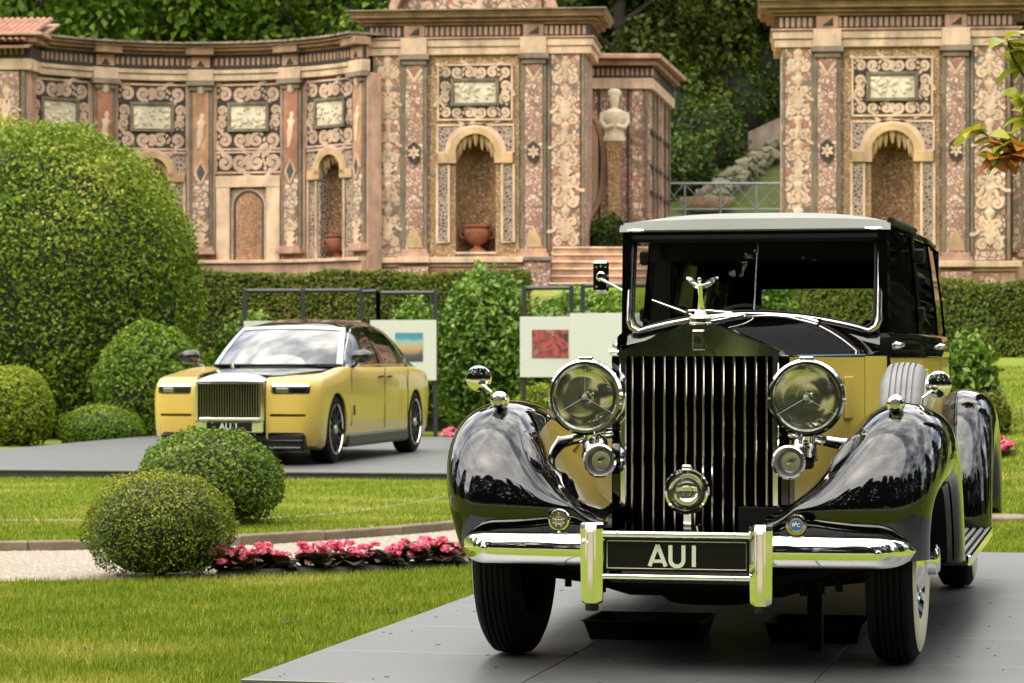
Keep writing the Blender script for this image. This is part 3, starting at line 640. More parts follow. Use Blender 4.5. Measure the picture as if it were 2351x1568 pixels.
# --- curved exedra wall left of the pavilion
KE = 108.4; RE = 4.17
EC = Vector(((462-1175.5)/6242*57.6, 57.6-RE, 0)); DPH = R(28.6)
def ez(v): return 1.36+(821-v)/KE
ex = thing('exedra_wall', 'curved mosaic wall with scroll panels, door and niches, left of the pavilion', 'wall', EC)
def EM(ph, r=RE): return T((r*math.sin(ph), r*math.cos(ph), 0), -ph)
def arcpts(p0, p1, n=40, r=RE): return [(r*math.sin(a), r*math.cos(a), -math.sin(a), -math.cos(a)) for a in np.linspace(p0, p1, n)]
AA = 2*DPH+R(3)
full = arcpts(-AA, AA)
wallm = MB(); zb, ztp = 2.2, ez(105)
BAY = []
for k in range(-2, 2):
    pc = (k+.5)*DPH; M = EM(pc); hw = 1.04; ri = RE
    opening = {0: None, 1: .27, -1: .27, -2: .27}[k]
    pz_mid = ez(270)
    scroll_panel(ex, M @ T((0, -.02, pz_mid)), 1.47, 1.36, .86, .56)
    if k == 0:
        scroll_panel(ex, M @ T((0, -.02, ez(374))), 1.47, .43, 0, 0)
        d = thing('door_surround', None, None); d.parent = ex; d.matrix_local = M
        zd0, zd1 = 2.4, ez(405)
        for q in (-1, 1): pbox(d, 'door_jamb', 'stone_cream', q*.56-.15, q*.56+.15, -.10, .06, zd0, zd1-.24)
        pbox(d, 'lintel', 'stone_cream', -.72, .72, -.11, .06, zd1-.24, zd1)
        pbox(d, 'door_panel', 'pebble_dark', -.41, .41, .0, .06, zd0, zd1-.242)
        rr = .29; zsd = ez(470)-.05
        MB().prism([(-rr, zd0)]+arch_pts(0, zsd, rr)+[(rr, zd0)], -.03, .02).build('false_door', 'pebble_rust', d)
        MB().ribbon([(-rr-.03, zd0)]+arch_pts(0, zsd, rr+.03)+[(rr+.03, zd0)], .035, -.05, .0).build('door_band', 'slate', d)
        MB().ribbon([(-rr-.075, zd0)]+arch_pts(0, zsd, rr+.075)+[(rr+.075, zd0)], .03, -.045, .0).build('door_band', 'scroll_cream', d)
    else:
        nr = .325; zs = ez(398); z1 = ez(349); z0 = ez(600)
        arch_front(-.73, .73, z0-.1, z1, 0, zs, nr, -.02, .3).build('niche_field', 'pebble_dark', ex, M=M)
        niche(ex, M, 0, z0, zs, nr+.02, .42)
        MB().ribbon([(-nr-.06, zs-.1)]+arch_pts(0, zs, nr+.06)+[(nr+.06, zs-.1)], .13, -.09, .0).build('arch_ring', 'stone_ochre', ex, M=M)
        MB().ribbon(arch_pts(0, zs, nr+.15), .045, -.075, .0).build('arch_moulding', 'scroll_cream', ex, M=M)
        for q in (-1, 1):
            pbox(ex, 'impost', 'stone_ochre', q*(nr+.17)-.19, q*(nr+.17)+.19, -.09, .02, zs-.19, zs+.0, M)
            MB().ribbon([(q*.42, z0), (q*.42, zs-.2), (q*.68, zs-.2), (q*.68, z0), (q*.42, z0)], .05, -.06, -.01).build('strip_frame', 'scroll_cream', ex, M=M)
        stalactites(ex, M, 0, zs, nr, 8)
        MB().ribbon([(-.71, z1-.02), (.71, z1-.02)], .05, -.06, -.01).build('field_frame', 'scroll_cream', ex, M=M)
for k in range(-2, 3):
    pbox(ex, 'pilaster_backing', 'stone_pink', -.30, .30, -.03, .3, 2.3, ez(190), EM(k*DPH))
    pilaster(ex, EM(k*DPH, RE-.02), .34, ez(585), ez(188), mat=('rust_panel', 'red_panel')[k % 2], chev=False)
    M = EM(k*DPH, RE-.12); S, L = SCR['stone_cream']
    for (z, nm) in ((ez(208), 'mask'), (ez(300), 'figure'), (ez(525), 'acanthus')):
        if nm == 'mask': MB().lathe([(0, -.12), (.06, -.09), (.11, 0), (.12, .06), (.08, .1), (0, .1)], M @ T((0, 0, z), s=(1, .4, 1)), 10).build('mask', 'stone_cream', ex)
        elif nm == 'figure': MB().lathe([(0, -.42), (.04, -.4), (.05, -.25), (.08, -.1), (.06, .05), (.10, .16), (.03, .22), (.055, .28), (.04, .34), (0, .36)], M @ T((0, 0, z), s=(1, .3, 1), ry=.12), 10).build('figure', 'stone_cream', ex)
        else:
            for m in (1, -1): link('scroll', S, ex, M @ T((m*.075, 0, z)) @ Matrix.Diagonal((.17*m, .17, .17, 1)))
            link('acanthus_leaf', L, ex, M @ T((0, 0, z-.25), s=.4))
    MB().ribbon([(0, ez(425)), (.12, ez(398)), (0, ez(371)), (-.12, ez(398)), (0, ez(425))], .045, -.02, .02).build('lozenge', 'stone_cream', ex, M=M)
    MB().prism([(.075*math.cos(a), ez(398)+.15*math.sin(a)) for a in np.linspace(0, 2*PI, 11)[:-1]], -.015, .02).build('lozenge_centre', 'slate', ex, M=M)
    t = pbox(ex, 'frieze_tablet', 'stone_pink', -.2, .2, -.14, .05, ez(157), ez(131), EM(k*DPH))
    MB().prism([(-.10, ez(155)), (.10, ez(155)), (0, ez(140))], -.15, -.13).build('triangle', 'mosaic_dark', t)
    pbox(ex, 'entablature_block', 'stone_cream', -.27, .27, -.17, .05, ez(187), ez(161), EM(k*DPH)); pbox(ex, 'cornice_block', 'stone_brown', -.30, .30, -.34, .05, ez(129), ez(112), EM(k*DPH))
# back wall in strips between openings: inner skin just behind the facing
for k in range(-2, 2):
    a0, a1 = k*DPH, (k+1)*DPH
    mb = MB(); mb.grid([[((RE+.055)*math.sin(a), (RE+.055)*math.cos(a), z) for z in ([ez(350), ez(110)] if k != 0 else [2.2, ez(110)])] for a in np.linspace(a0, a1, 9)]); mb.build('wall_skin', 'stone_pink', ex)
    if k != 0:
        for b0, b1 in ((a0, a0+DPH*.33), (a1-DPH*.33, a1)):
            mb = MB(); mb.grid([[((RE+.055)*math.sin(a), (RE+.055)*math.cos(a), z) for z in (2.2, ez(349))] for a in np.linspace(b0, b1, 5)]); mb.build('wall_skin', 'stone_pink', ex)
mb = MB(); mb.grid([[((RE+.75)*math.sin(a), (RE+.75)*math.cos(a), z) for z in (2.2, ez(106))] for a in np.linspace(-AA, AA, 40)]); mb.grid([[(r*math.sin(a), r*math.cos(a), ez(106)) for r in (RE, RE+.75)] for a in np.linspace(-AA, AA, 40)]); mb.build('wall', 'stone_brown', ex)
bands(ex, full, [('architrave', 'stone_cream', ez(187), ez(172), .10), ('architrave', 'stone_cream', ez(172)+.001, ez(162), .14), ('frieze', 'mosaic_dark', ez(162)+.001, ez(128), .08), ('cornice', 'stone_brown', ez(128)+.001, ez(121), .15), ('cornice', 'stone_brown', ez(121)+.001, ez(113), .28), ('cornice', 'stone_pink', ez(113)+.001, ez(107), .38),
                 ('plinth_moulding', 'stone_cream', ez(606), ez(598), .20), ('plinth', 'stone_pink', 2.2, ez(606)-.001, .12)])
rb = RE-.085; a = -AA+.02
while a < AA:
    if min(abs(a-k*DPH) for k in range(-2, 3)) > .06: link('frieze_block', BLK, ex, T((rb*math.sin(a), rb*math.cos(a), ez(144)), -a, s=(1, 1, .95)))
    a += .0285
mb = MB(); random.seed(3)
for a in np.linspace(-AA, AA, 150):
    L = random.uniform(.03, .06)
    mb.box(-.05, .05, -.46+random.uniform(-.03, .03), .8, ez(107)+.004, ez(107)+L, EM(a)); 
mb.build('coping_slabs', 'stone_grey', ex, kind='stuff')
_e = Matrix.Translation(EC) @ EM(1.5*DPH)
urn('brown urn in the shaded curved-wall niche beside the left pavilion', tuple(_e @ Vector((.02, .16, ez(600)+.005))), .95)
# --- end wall at the far left with tiled roof
ew = thing('end_pavilion', 'mosaic wall with red tiled roof at the far left edge behind the big shrub', 'wall', ((30-1175.5)/6242*55.3, 55.3, 0), R(-4))
pbox(ew, 'wall', 'stone_pink', -2.6, .28, .05, 2, 2.2, ez(105)); grotesque(ew, T((-.12, 0, 0)), .5, 3.4, ez(190)); pbox(ew, 'edge_strip', 'green_edge', .18, .26, -.06, .1, 3.4, ez(190))
S3 = [(-2.6, .05, 0, -1), (.28, .05, 1, -1), (.28, 2, 1, 0)]
bands(ew, S3, [('architrave', 'stone_cream', ez(187), ez(162), .12), ('frieze', 'mosaic_dark', ez(162)+.001, ez(128), .09), ('cornice', 'stone_brown', ez(128)+.001, ez(114), .25), ('cornice', 'stone_pink', ez(114)+.001, ez(107), .38)])
for i in range(14): link('frieze_block', BLK, ew, T((.2-.115*i, -.05, ez(144))))
rf = thing('tiled_roof', None, None); rf.parent = ew
tm = MB().lathe([(.06, -.22), (.075, .22)], None, 6, 'Y', 0, PI).mesh('roof_tile', 'tile_red')
for i in range(12):
    for j in range(7): link('roof_tile', tm, rf, T((.28-.135*i+random.uniform(-.01, .01), -.2+.34*j, ez(105)-.16+.10*j), rx=R(17)))
MB().box(-2.6, .42, -.4, 2.4, -.04, 0, T((0, 0, ez(105)-.2), rx=R(16))).build('roof_bed', 'stone_brown', rf)
# --- wing wall right of the left pavilion with herm statue
KW = 6242/58.2
def wz(v): return 1.36+(821-v)/KW
wg = thing('wing_wall', 'low mosaic wing wall with white herm between pavilion and stairs', 'wall', ((1420-1175.5)/6242*58.2, 58.2, 0))
def wx(u): return (u-1420)/KW
A2 = Vector((wx(1492), 0)); B2 = Vector((1.36, 4.6)); dr = (B2-A2).normalized(); nn = Vector((dr.y, -dr.x))*-1
pbox(wg, 'wall', 'pebble_pink', wx(1320), wx(1492), .0, .8, 2.2, wz(205))
mb = MB(); mb.add([(A2.x, A2.y, 2.2), (B2.x, B2.y, 2.2), (B2.x, B2.y, wz(205)), (A2.x, A2.y, wz(205))], [(0, 1, 2, 3)]); mb.build('wall', 'pebble_mixed', wg)
pW = [(wx(1320), .02, 0, -1), (A2.x, .02, .55, -1), (B2.x, B2.y, 1, -.2)]
bands(wg, pW, [('architrave', 'stone_cream', wz(205), wz(180), .12), ('frieze', 'mosaic_dark', wz(180)+.001, wz(152), .09), ('cornice', 'stone_brown', wz(152)+.001, wz(138), .25), ('cornice', 'stone_pink', wz(138)+.001, wz(127), .38), ('plinth_moulding', 'stone_cream', wz(545), wz(535), .15)])
for i in range(14): link('frieze_block', BLK, wg, T((wx(1350)+.105*i, -.06, wz(166))))
for i in range(9): link('frieze_block', BLK, wg, T((A2.x+dr.x*(.25+.5*i)+.05, A2.y+dr.y*(.25+.5*i), wz(166)), math.atan2(dr.y, dr.x)))
for u_, w_, m_ in ((1352, .16, 'pebble_ochre'), (1462, .22, 'pebble_mixed'), (1484, .06, 'green_edge'), (1442, .05, 'mosaic_dark'), (1376, .05, 'mosaic_dark')): pbox(wg, 'wall_strip', m_, wx(u_)-w_/2, wx(u_)+w_/2, -.06, .02, 3.6, wz(207))
MB().ribbon([(wx(1345)+.42*math.cos(a)*.9, wz(375)+1.15*math.sin(a)) for a in np.linspace(-PI/2, PI/2, 18)], .10, -.08, .0).build('oval_frame', 'stone_pink', wg)
MB().prism([(wx(1345)+.34*math.cos(a)*.9, wz(375)+1.05*math.sin(a)) for a in np.linspace(-PI/2, PI/2, 14)], -.03, .0).build('oval_panel', 'stone_cream', wg)
for t in (.12, .3, .5, .7, .9):
    p_ = A2+dr*((B2-A2).length*t); MB().box(-.05, .05, -.06, .02, 2.5, wz(207)).build('vertical_strip', 'green_edge' if t != .5 else 'stone_pink', wg, M=T((p_.x, p_.y, 0), math.atan2(dr.y, dr.x)))
for z in (wz(300), wz(380), wz(440)): MB().ribbon([(0, 0), ((B2-A2).length, 0)], .07, -.05, 0).build('horizontal_strip', 'mosaic_dark', wg, M=T((A2.x, A2.y, z), math.atan2(dr.y, dr.x)))
hm = thing('herm_statue', 'white stone herm bust on a tapering pillar against the wing wall', 'statue', ((1411-1175.5)/6242*57.7, 57.75, 2.6))
zf = lambda v: wz(v)-2.6
prof = [(0, zf(214)), (.07, zf(217)), (.105, zf(224)), (.115, zf(233)), (.10, zf(242)), (.075, zf(248)), (.07, zf(252)), (.14, zf(256)), (.27, zf(261)), (.315, zf(268)), (.31, zf(280)), (.265, zf(293)), (.23, zf(305)), (.24, zf(315)), (.27, zf(322)), (.26, zf(328)), (.12, zf(330))]
MB().lathe(prof, T(s=(.88, .55, 1)), 22).build('bust', 'marble', hm)
for q in (-1, 1): MB().tube([(q*.24, 0, zf(264)), (q*.265, -.05, zf(285)), (q*.20, -.14, zf(298)), (q*.03, -.17, zf(294))], [.07, .065, .055, .04], 8).build('arm', 'marble', hm)
MB().lathe([(.14, zf(224)), (.15, zf(216)), (.10, zf(209)), (0, zf(207))], T((0, .03, 0), s=(1, .6, 1)), 14).build('headdress', 'marble', hm)
MB().lathe([(.20, 0), (.20, .25), (.16, .3), (.2, zf(400)), (.24, zf(335)), (.27, zf(330)), (0, zf(329))], T(rz=R(45), s=(1, .8, 1)), 4).build('tapering_pillar', 'pebble_ochre', hm, ang=20)
# --- wall running on past the right pavilion
rw = thing('side_wall', 'mosaic wall running on beyond the right pavilion at the frame edge', 'wall', ((2325-1175.5)/6242*52.6, 52.7, 0))
pbox(rw, 'wall', 'pebble_rust', 0, 3.5, .1, .8, 2.2, 7.3); pbox(rw, 'pilaster_shaft', 'pebble_mixed', .02, .16, .0, .3, 3.4, 7.3)
bands(rw, [(0, .1, 0, -1), (3.5, .1, 0, -1)], [('architrave', 'stone_cream', 7.31, 7.6, .12), ('frieze', 'mosaic_dark', 7.601, 7.85, .09), ('cornice', 'stone_brown', 7.851, 8.1, .35), ('plinth_moulding', 'stone_cream', 3.2, 3.3, .15), ('plinth', 'stone_pink', 2.2, 3.199, .1)])
for i in range(2):
    scroll_panel(rw, T((1.25+1.75*i, .08, 6.35)), 1.3, 1.2, .8, .5); pilaster(rw, T((.38+1.75*i, .08, 0)), .3, 3.3, 7.3)
# --- steps between the pavilions, railing, rustic cascade
st = thing('garden_steps', 'broad pale stone steps climbing between the two pavilions', 'steps', (2.2, 53.0, 0))
for i in range(6):
    xl = (1262+i*2-1175.5)/6242*(53.0+.34*i)-2.2
    MB().box(xl, 3.6, .34*i, .34*i+.5, 2.2, 2.82+.154*i-.04, b=.005).build('riser', 'stone_pink', st)
    MB().box(xl-.02, 3.6, .34*i-.04, .34*i+.44, 2.82+.154*i-.04, 2.82+.154*i, b=.012).build('tread', 'stone_cream', st)
pbox(st, 'landing', 'stone_pink', -1.5, 3.6, 2.5, 6.5, 2.2, 3.55); pbox(st, 'side_block', 'pebble_pink', (1205-1175.5)/6242*53.3-2.2, (1263-1175.5)/6242*53.3-2.2, .0, .9, 2.2, 3.25); pbox(st, 'block_cap', 'stone_grey', (1200-1175.5)/6242*53.3-2.2, (1266-1175.5)/6242*53.3-2.2, -.05, .95, 3.25, 3.33)
rl = thing('iron_railing', 'grey iron railing with crossed bars beside the terrace path', 'railing', (0, 62.4, 0))
def rx_(u): return (u-1175.5)/6242*62.4
zr0, zr1 = 1.36+(821-488)/6242*62.4, 1.36+(821-421)/6242*62.4
for z in (zr1, zr0+.08): MB().tube([(rx_(1490), 0, z), (rx_(1860), 0, z)], .028 if z == zr1 else .018, 6).build('rail', 'rail_grey', rl)
for u in (1490, 1572, 1654, 1736, 1818): MB().tube([(rx_(u), 0, zr0-.4), (rx_(u), 0, zr1)], .028, 6).build('post', 'rail_grey', rl)
for u in (1490, 1572, 1654, 1736):
    MB().tube([(rx_(u), .02, zr1), (rx_(u+41), .02, zr0+.2), (rx_(u+82), .02, zr1)], .014, 5).build('curved_bar', 'rail_grey', rl)
    MB().tube([(rx_(u), -.02, zr0+.1), (rx_(u+41), -.02, zr1-.1), (rx_(u+82), -.02, zr0+.1)], .014, 5).build('curved_bar', 'rail_grey', rl)
sheet('terrace_path', np.linspace(1.5, 9, 8), np.linspace(61.2, 62.9, 5), 'gravel_mat', .02)
cs = thing('rustic_cascade', 'stepped rustic stone cascade climbing the slope behind the railing', 'cascade', (4.4, 64, 0))
rk = []
for v in range(5):
    bm = bmesh.new(); bmesh.ops.create_icosphere(bm, subdivisions=1, radius=1)
    for q in bm.verts: q.co *= random.uniform(.75, 1.15)
    me = bpy.data.meshes.new('rock'); bm.to_mesh(me); bm.free(); me.materials.append(MAT['moss_stone']); rk.append(me)
for i in range(26):
    for j in range(3):
        t = i/25; Y = 63.6+5.6*t; X = 4.55+2.55*t+random.uniform(-.12, .12); Z = float(terr(X, Y))+.17*j+.05
        link('rock', rk[(i+j) % 5], cs, T((X-4.4, Y-64+random.uniform(-.2, .2), Z), random.random()*6, random.random(), 0, (.24, .2, .13)))
MB().lathe([(.12, -.3), (.3, -.25), (.62, .0), (.66, .08), (.58, .08), (.5, 0), (0, -.02)], T(s=(1, .8, 1)), 18).build('stone_basin', 'stone_cream', label='pale round stone basin at the foot of the rustic cascade', cat='basin').location = (4.55, 63.4, float(terr(4.55, 63.4))+.28)
MB().prism([(-.55, 0), (.55, 0), (.55, 1.25), (-.55, .75)], 0, .5).build('parapet', 'stone_grey', label='sloping stone parapet beside the cascade under dark trees', cat='parapet', M=T((6.55, 69, float(terr(6.6, 69))-.3)))
# ---------------------------------------------------------------- planting
def PX(u, d): return (u-1175.5)/6242*d
def PZ(v, d): return 1.36+(821-v)/6242*d
def sphere_dirs(n, zmin=-1.):
    d = RNG.normal(size=(int(n*2.6)+50, 3)); d /= np.linalg.norm(d, axis=1, keepdims=True); d = d[d[:, 2] > zmin][:n]; return d
def lumpy(d, k=14, amp=.08, w=6., seed=0):
    g = np.random.default_rng(seed); c = g.normal(size=(k, 3)); c /= np.linalg.norm(c, axis=1, keepdims=True); a = g.uniform(-.6, 1, k)*amp
    return 1+(np.exp(-w*(1-d @ c.T))*a).sum(1)
def shrub(name, label, cat, loc, rx, h, mat, leaf, n, lump=.05, group=None, zc=.5, depth=.2, seed=0, ry=None, topvar=0., nout=.75, base=.0, aspect=.55, jit=.0, sq=1.):
    """clipped or loose bush: leaves through an outer layer of a lumpy ellipsoid, dark solid core standing in for the shade inside"""
    o = thing(name, label, cat, loc, 0, group); ry = ry or rx; cz = h*zc; rz = h-cz
    d = sphere_dirs(n, -.93); d = d[RNG.random(len(d)) < np.clip(.45+.7*(d[:, 2]+.6), .25, 1)]
    dq = np.sign(d)*np.abs(d)**sq
    rr = (lumpy(d, 30, lump, 9., seed)+lumpy(d, 150, lump*1.9, 130., seed+9)-1)*(1-depth*RNG.random(len(d))**2+jit*RNG.normal(size=len(d)))
    p = dq*rr[:, None]*np.array([rx, ry, rz])+np.array([0, 0, cz]); p[:, 2] = np.where(d[:, 2] < 0, cz+(p[:, 2]-cz)*min(1, 1.38*(cz-base)/rz), p[:, 2])
    st_ = RNG.random(len(p)) < .035; p[st_] += d[st_]*(leaf*RNG.uniform(.4, 1.6, st_.sum()))[:, None]
    k = p[:, 2] > base+.005; p, d = p[k], d[k]
    nr = d*nout+RNG.normal(size=d.shape)*(1-nout*.6)+np.array([0, 0, .25])
    clump = lumpy(d, 90, .5, 60., seed+5)-1+.8*(lumpy(d, 150, 1., 130., seed+9)-1)*.35  # random clump tone, plus hollows coloured darker as if shaded
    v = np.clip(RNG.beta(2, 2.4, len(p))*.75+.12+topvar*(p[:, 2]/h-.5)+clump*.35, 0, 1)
    link('foliage', leaf_mesh('foliage', p, nr, leaf, mat, aspect, 0, v), o, kind='stuff')
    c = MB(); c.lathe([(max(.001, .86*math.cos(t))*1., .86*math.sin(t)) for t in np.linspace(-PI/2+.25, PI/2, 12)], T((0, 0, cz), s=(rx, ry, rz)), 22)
    dd = [Vector(q) for q in c.v]; c.v = [tuple((q.x, q.y, max(q.z, base+.02))) for q in dd]; c.build('inner_shade_core', 'shade_core_soil', o)  # solid dark core, painted shade behind the leaves
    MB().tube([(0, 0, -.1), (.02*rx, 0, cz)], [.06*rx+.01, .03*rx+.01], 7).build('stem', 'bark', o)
    return o
def gz(u, d): return float(terr(PX(u, d), d))
# clipped balls in front
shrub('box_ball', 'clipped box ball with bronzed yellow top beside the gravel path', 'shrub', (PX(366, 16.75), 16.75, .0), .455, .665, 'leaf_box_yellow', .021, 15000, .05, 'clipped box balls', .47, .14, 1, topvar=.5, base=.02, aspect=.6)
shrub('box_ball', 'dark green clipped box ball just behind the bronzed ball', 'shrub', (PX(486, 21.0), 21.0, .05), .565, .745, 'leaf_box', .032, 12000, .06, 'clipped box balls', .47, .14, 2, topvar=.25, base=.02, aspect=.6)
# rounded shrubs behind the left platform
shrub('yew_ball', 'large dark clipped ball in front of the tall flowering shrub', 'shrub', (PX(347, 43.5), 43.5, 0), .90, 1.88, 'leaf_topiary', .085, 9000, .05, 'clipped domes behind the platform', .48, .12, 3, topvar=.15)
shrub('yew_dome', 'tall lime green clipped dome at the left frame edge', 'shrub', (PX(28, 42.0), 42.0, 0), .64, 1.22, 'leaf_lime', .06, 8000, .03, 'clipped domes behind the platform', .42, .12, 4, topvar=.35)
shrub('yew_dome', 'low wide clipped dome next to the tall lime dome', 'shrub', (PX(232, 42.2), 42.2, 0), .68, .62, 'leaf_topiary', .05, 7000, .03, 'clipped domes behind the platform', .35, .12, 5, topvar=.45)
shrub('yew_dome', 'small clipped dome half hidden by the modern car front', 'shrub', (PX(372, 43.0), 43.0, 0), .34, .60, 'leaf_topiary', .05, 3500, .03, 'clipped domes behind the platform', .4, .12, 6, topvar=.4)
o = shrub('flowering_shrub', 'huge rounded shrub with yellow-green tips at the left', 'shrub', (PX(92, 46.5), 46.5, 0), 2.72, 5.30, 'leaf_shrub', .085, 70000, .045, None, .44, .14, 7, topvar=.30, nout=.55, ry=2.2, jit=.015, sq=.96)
# loose glossy shrubs in the middle
shrub('camellia', 'tall glossy camellia between the two photo frames', 'shrub', (PX(1108, 46), 46, 0), .80, 2.74, 'leaf_camellia', .12, 9000, .12, 'camellias before the hedge', .5, .25, 8, nout=.5, topvar=.2, jit=.03)
shrub('camellia', 'wide glossy camellia behind the right photo panels', 'shrub', (PX(1340, 47.5), 47.5, 0), 1.15, 2.52, 'leaf_camellia', .12, 9000, .10, 'camellias before the hedge', .5, .25, 9, nout=.5, topvar=.3, jit=.03)
shrub('camellia', 'small glossy camellia right of the modern car roof', 'shrub', (PX(945, 47.5), 47.5, 0), .55, 2.30, 'leaf_camellia', .11, 5000, .10, 'camellias before the hedge', .55, .25, 10, nout=.5, topvar=.3)
shrub('camellia', 'camellia peeping over the left of the modern car roof', 'shrub', (PX(568, 46.5), 46.5, 0), .62, 2.1, 'leaf_camellia', .11, 5000, .10, 'camellias before the hedge', .5, .25, 11, nout=.5, topvar=.3)
shrub('young_shrub', 'small bright shrub under the white panels beside the fender', 'shrub', (PX(1250, 44.5), 44.5, 0), .5, .92, 'leaf_lime', .07, 3500, .10, None, .5, .2, 12, nout=.5)
shrub('hydrangea', 'pale leafy shrub on the lawn behind the vintage car', 'shrub', (PX(2222, 30), 30, gz(2222, 30)-.05), .30, 1.05, 'leaf_camellia', .10, 2200, .15, None, .5, .3, 13, nout=.4, topvar=.35, jit=.05)
shrub('yew_dome', 'brownish clipped dome at the right behind the rear fender', 'shrub', (PX(2272, 29), 29, gz(2272, 29)-.05), .22, .50, 'leaf_hedge', .05, 2500, .04, None, .45, .15, 14)
shrub('terrace_shrub', 'dark shrub on the landing above the stone steps', 'shrub', (PX(1400, 57), 57, 3.5), .60, .78, 'leaf_tree', .10, 3000, .12, None, .4, .2, 15, nout=.5, topvar=.4)
shrub('camellia', 'glossy camellia seen through the vintage car rear window', 'shrub', (PX(1760, 44), 44, gz(1760, 44)), .55, 1.7, 'leaf_camellia', .12, 3500, .12, 'camellias before the hedge', .5, .25, 16, nout=.5, topvar=.3)
for i, (u, d, r, h, lab) in enumerate(((1556, 65, .8, 1.5, 'dark shrub behind the railing right of the wing wall'), (1606, 67.5, 1.0, 1.9, 'dark shrub above the stone basin'), (1668, 70.5, 1.25, 2.2, 'dark shrub left of the cascade'), (1745, 73, 1.3, 2.2, 'dark shrub at the top of the cascade'), (1500, 68, 1.2, 2.4, 'dark shrub rising behind the wing wall'))):
    shrub('hillside_shrub', lab, 'shrub', (PX(u, d), d, gz(u, d)-.2), r, h, 'leaf_tree', .16, 2600, .16, 'shrubs round the cascade', .42, .25, 30+i, nout=.5, topvar=.3, jit=.04)
def hedge(name, label, u0, u1, d0, d1, ztop, zb, th=1.0, n=26000, leaf=.07, seed=0):
    p0, p1 = np.array([PX(u0, d0), d0]), np.array([PX(u1, d1), d1]); L = np.linalg.norm(p1-p0); ang = math.atan2(p1[1]-p0[1], p1[0]-p0[0])
    o = thing(name, label, 'hedge', (p0[0], p0[1], 0), ang, 'clipped hedges before the mosaic wall')
    g = np.random.default_rng(seed); q = g.random(n); P = np.empty((n, 3)); N = np.empty((n, 3))
    H = ztop-zb; a = q < .62; b = (q >= .62) & (q < .9); c = q >= .9
    P[:, 0] = g.uniform(0, L, n); P[:, 1] = np.where(a, g.random(n)**2*.10, g.uniform(0, th, n)); P[:, 2] = np.where(b, ztop-g.random(n)**2*.10, g.uniform(zb, ztop, n))
    P[c, 0] = np.where(g.random(c.sum()) < .5, 0, L)+g.normal(size=c.sum())*.03
    wob = .035*np.sin(P[:, 0]*2.1+1)+.03*np.sin(P[:, 0]*5.3)+.02*np.sin(P[:, 2]*6+P[:, 0]*3)
    P[:, 1] += np.where(a, wob, 0)+g.normal(size=n)*.012; P[:, 2] += np.where(b, wob, 0)+g.normal(size=n)*.012
    N[:] = np.where(a[:, None], (0, -1, .25), np.where(b[:, None], (0, -.2, 1), (0, -.5, .3))); N += g.normal(size=(n, 3))*.5
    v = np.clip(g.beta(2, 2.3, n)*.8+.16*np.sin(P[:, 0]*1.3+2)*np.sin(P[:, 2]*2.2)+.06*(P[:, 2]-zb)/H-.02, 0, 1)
    link('foliage', leaf_mesh('foliage', P, N, leaf, 'leaf_hedge', .55, 0, v, rng=g), o, kind='stuff')
    MB().box(.02, L-.02, .10, th-.05, zb-.6, ztop-.10).build('inner_shade_core', 'shade_core_soil', o)  # dark box added as the shade inside the hedge
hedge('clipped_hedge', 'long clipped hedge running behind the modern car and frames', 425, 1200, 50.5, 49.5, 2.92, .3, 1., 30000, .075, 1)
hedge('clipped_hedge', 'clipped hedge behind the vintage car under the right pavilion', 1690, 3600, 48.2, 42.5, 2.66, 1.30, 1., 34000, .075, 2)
# trees on the hillside and behind the camera
def tree_parts(seed, H, cr, cb, mat, leaf=.17, nb=46, nl=330, conifer=False):
    """trunk with limbs and a crown of leaf clumps; H height, cr crown radius, cb crown base height"""
    g = np.random.default_rng(seed); tr = MB(); lb = MB(); P, N, V = [], [], []
    tr.tube([(0, 0, -.5), (.1, .05, H*.3), (-.05, .1, H*.6), (0, 0, H*.93)], [.034*H*.8, .026*H*.8, .015*H*.8, .01], 9)
    for i in range(nb):
        t = (i+.5)/nb; z = cb+(H-cb)*t; prof = (1-t)**.8+.05 if conifer else math.sin(PI*min(1, t*.88+.10))**.6
        a = i*2.399+g.uniform(-.4, .4); rad = cr*prof*(.35+.65*math.sqrt(g.random())); c = np.array([rad*math.cos(a), rad*math.sin(a), z+g.normal()*.2])
        if i % 2 == 0:
            zs = max(H*.12, z-rad*.6); lb.tube([(0, 0, zs), tuple(c*np.array([.55, .55, 0])+np.array([0, 0, zs+(z-zs)*.6])), tuple(c)], [.010*H, .006*H, .012], 5)
        br = cr*g.uniform(.26, .42)*(.7 if conifer else 1); d = g.normal(size=(nl, 3)); d /= np.linalg.norm(d, axis=1, keepdims=True)
        q = c+d*br*np.array([1, 1, .72])*(.55+.5*g.random((nl, 1))**.6); P.append(q); N.append(d*.6+g.normal(size=(nl, 3))*.45+np.array([0, 0, .35]))
        V.append(np.clip(g.beta(2, 2.4, nl)*.8+g.uniform(-.15, .2), 0, 1))
    return (tr.mesh('trunk', 'bark'), lb.mesh('limbs', 'bark'), leaf_mesh('crown', np.concatenate(P), np.concatenate(N), leaf, mat, .6, .3, np.concatenate(V), rng=g))
KIND = {'light': tree_parts(1, 9.5, 4.3, .8, 'leaf_tree_light', .26), 'olive': tree_parts(2, 9, 3.4, .6, 'leaf_tree_olive', .22), 'dark': tree_parts(3, 9.5, 3.6, .1, 'leaf_tree', .25), 'dark2': tree_parts(4, 8, 3.2, .0, 'leaf_tree', .23, 40),
        'tall': tree_parts(5, 21, 4.2, .5, 'leaf_silhouette', .42, 74, 240), 'fir': tree_parts(6, 24, 3.4, .8, 'leaf_silhouette', .40, 84, 220, True)}
def tree(kind, label, loc, rz=0., s=1., group='trees on the hillside'):
    o = thing('fir_tree' if kind == 'fir' else 'broadleaf_tree', label, 'tree', loc, rz, group); o.scale = (s, s, s)
    for nm, me in zip(('trunk', 'limbs', 'crown'), KIND[kind]): link(nm, me, o, kind='stuff' if nm == 'crown' else None)
    return o
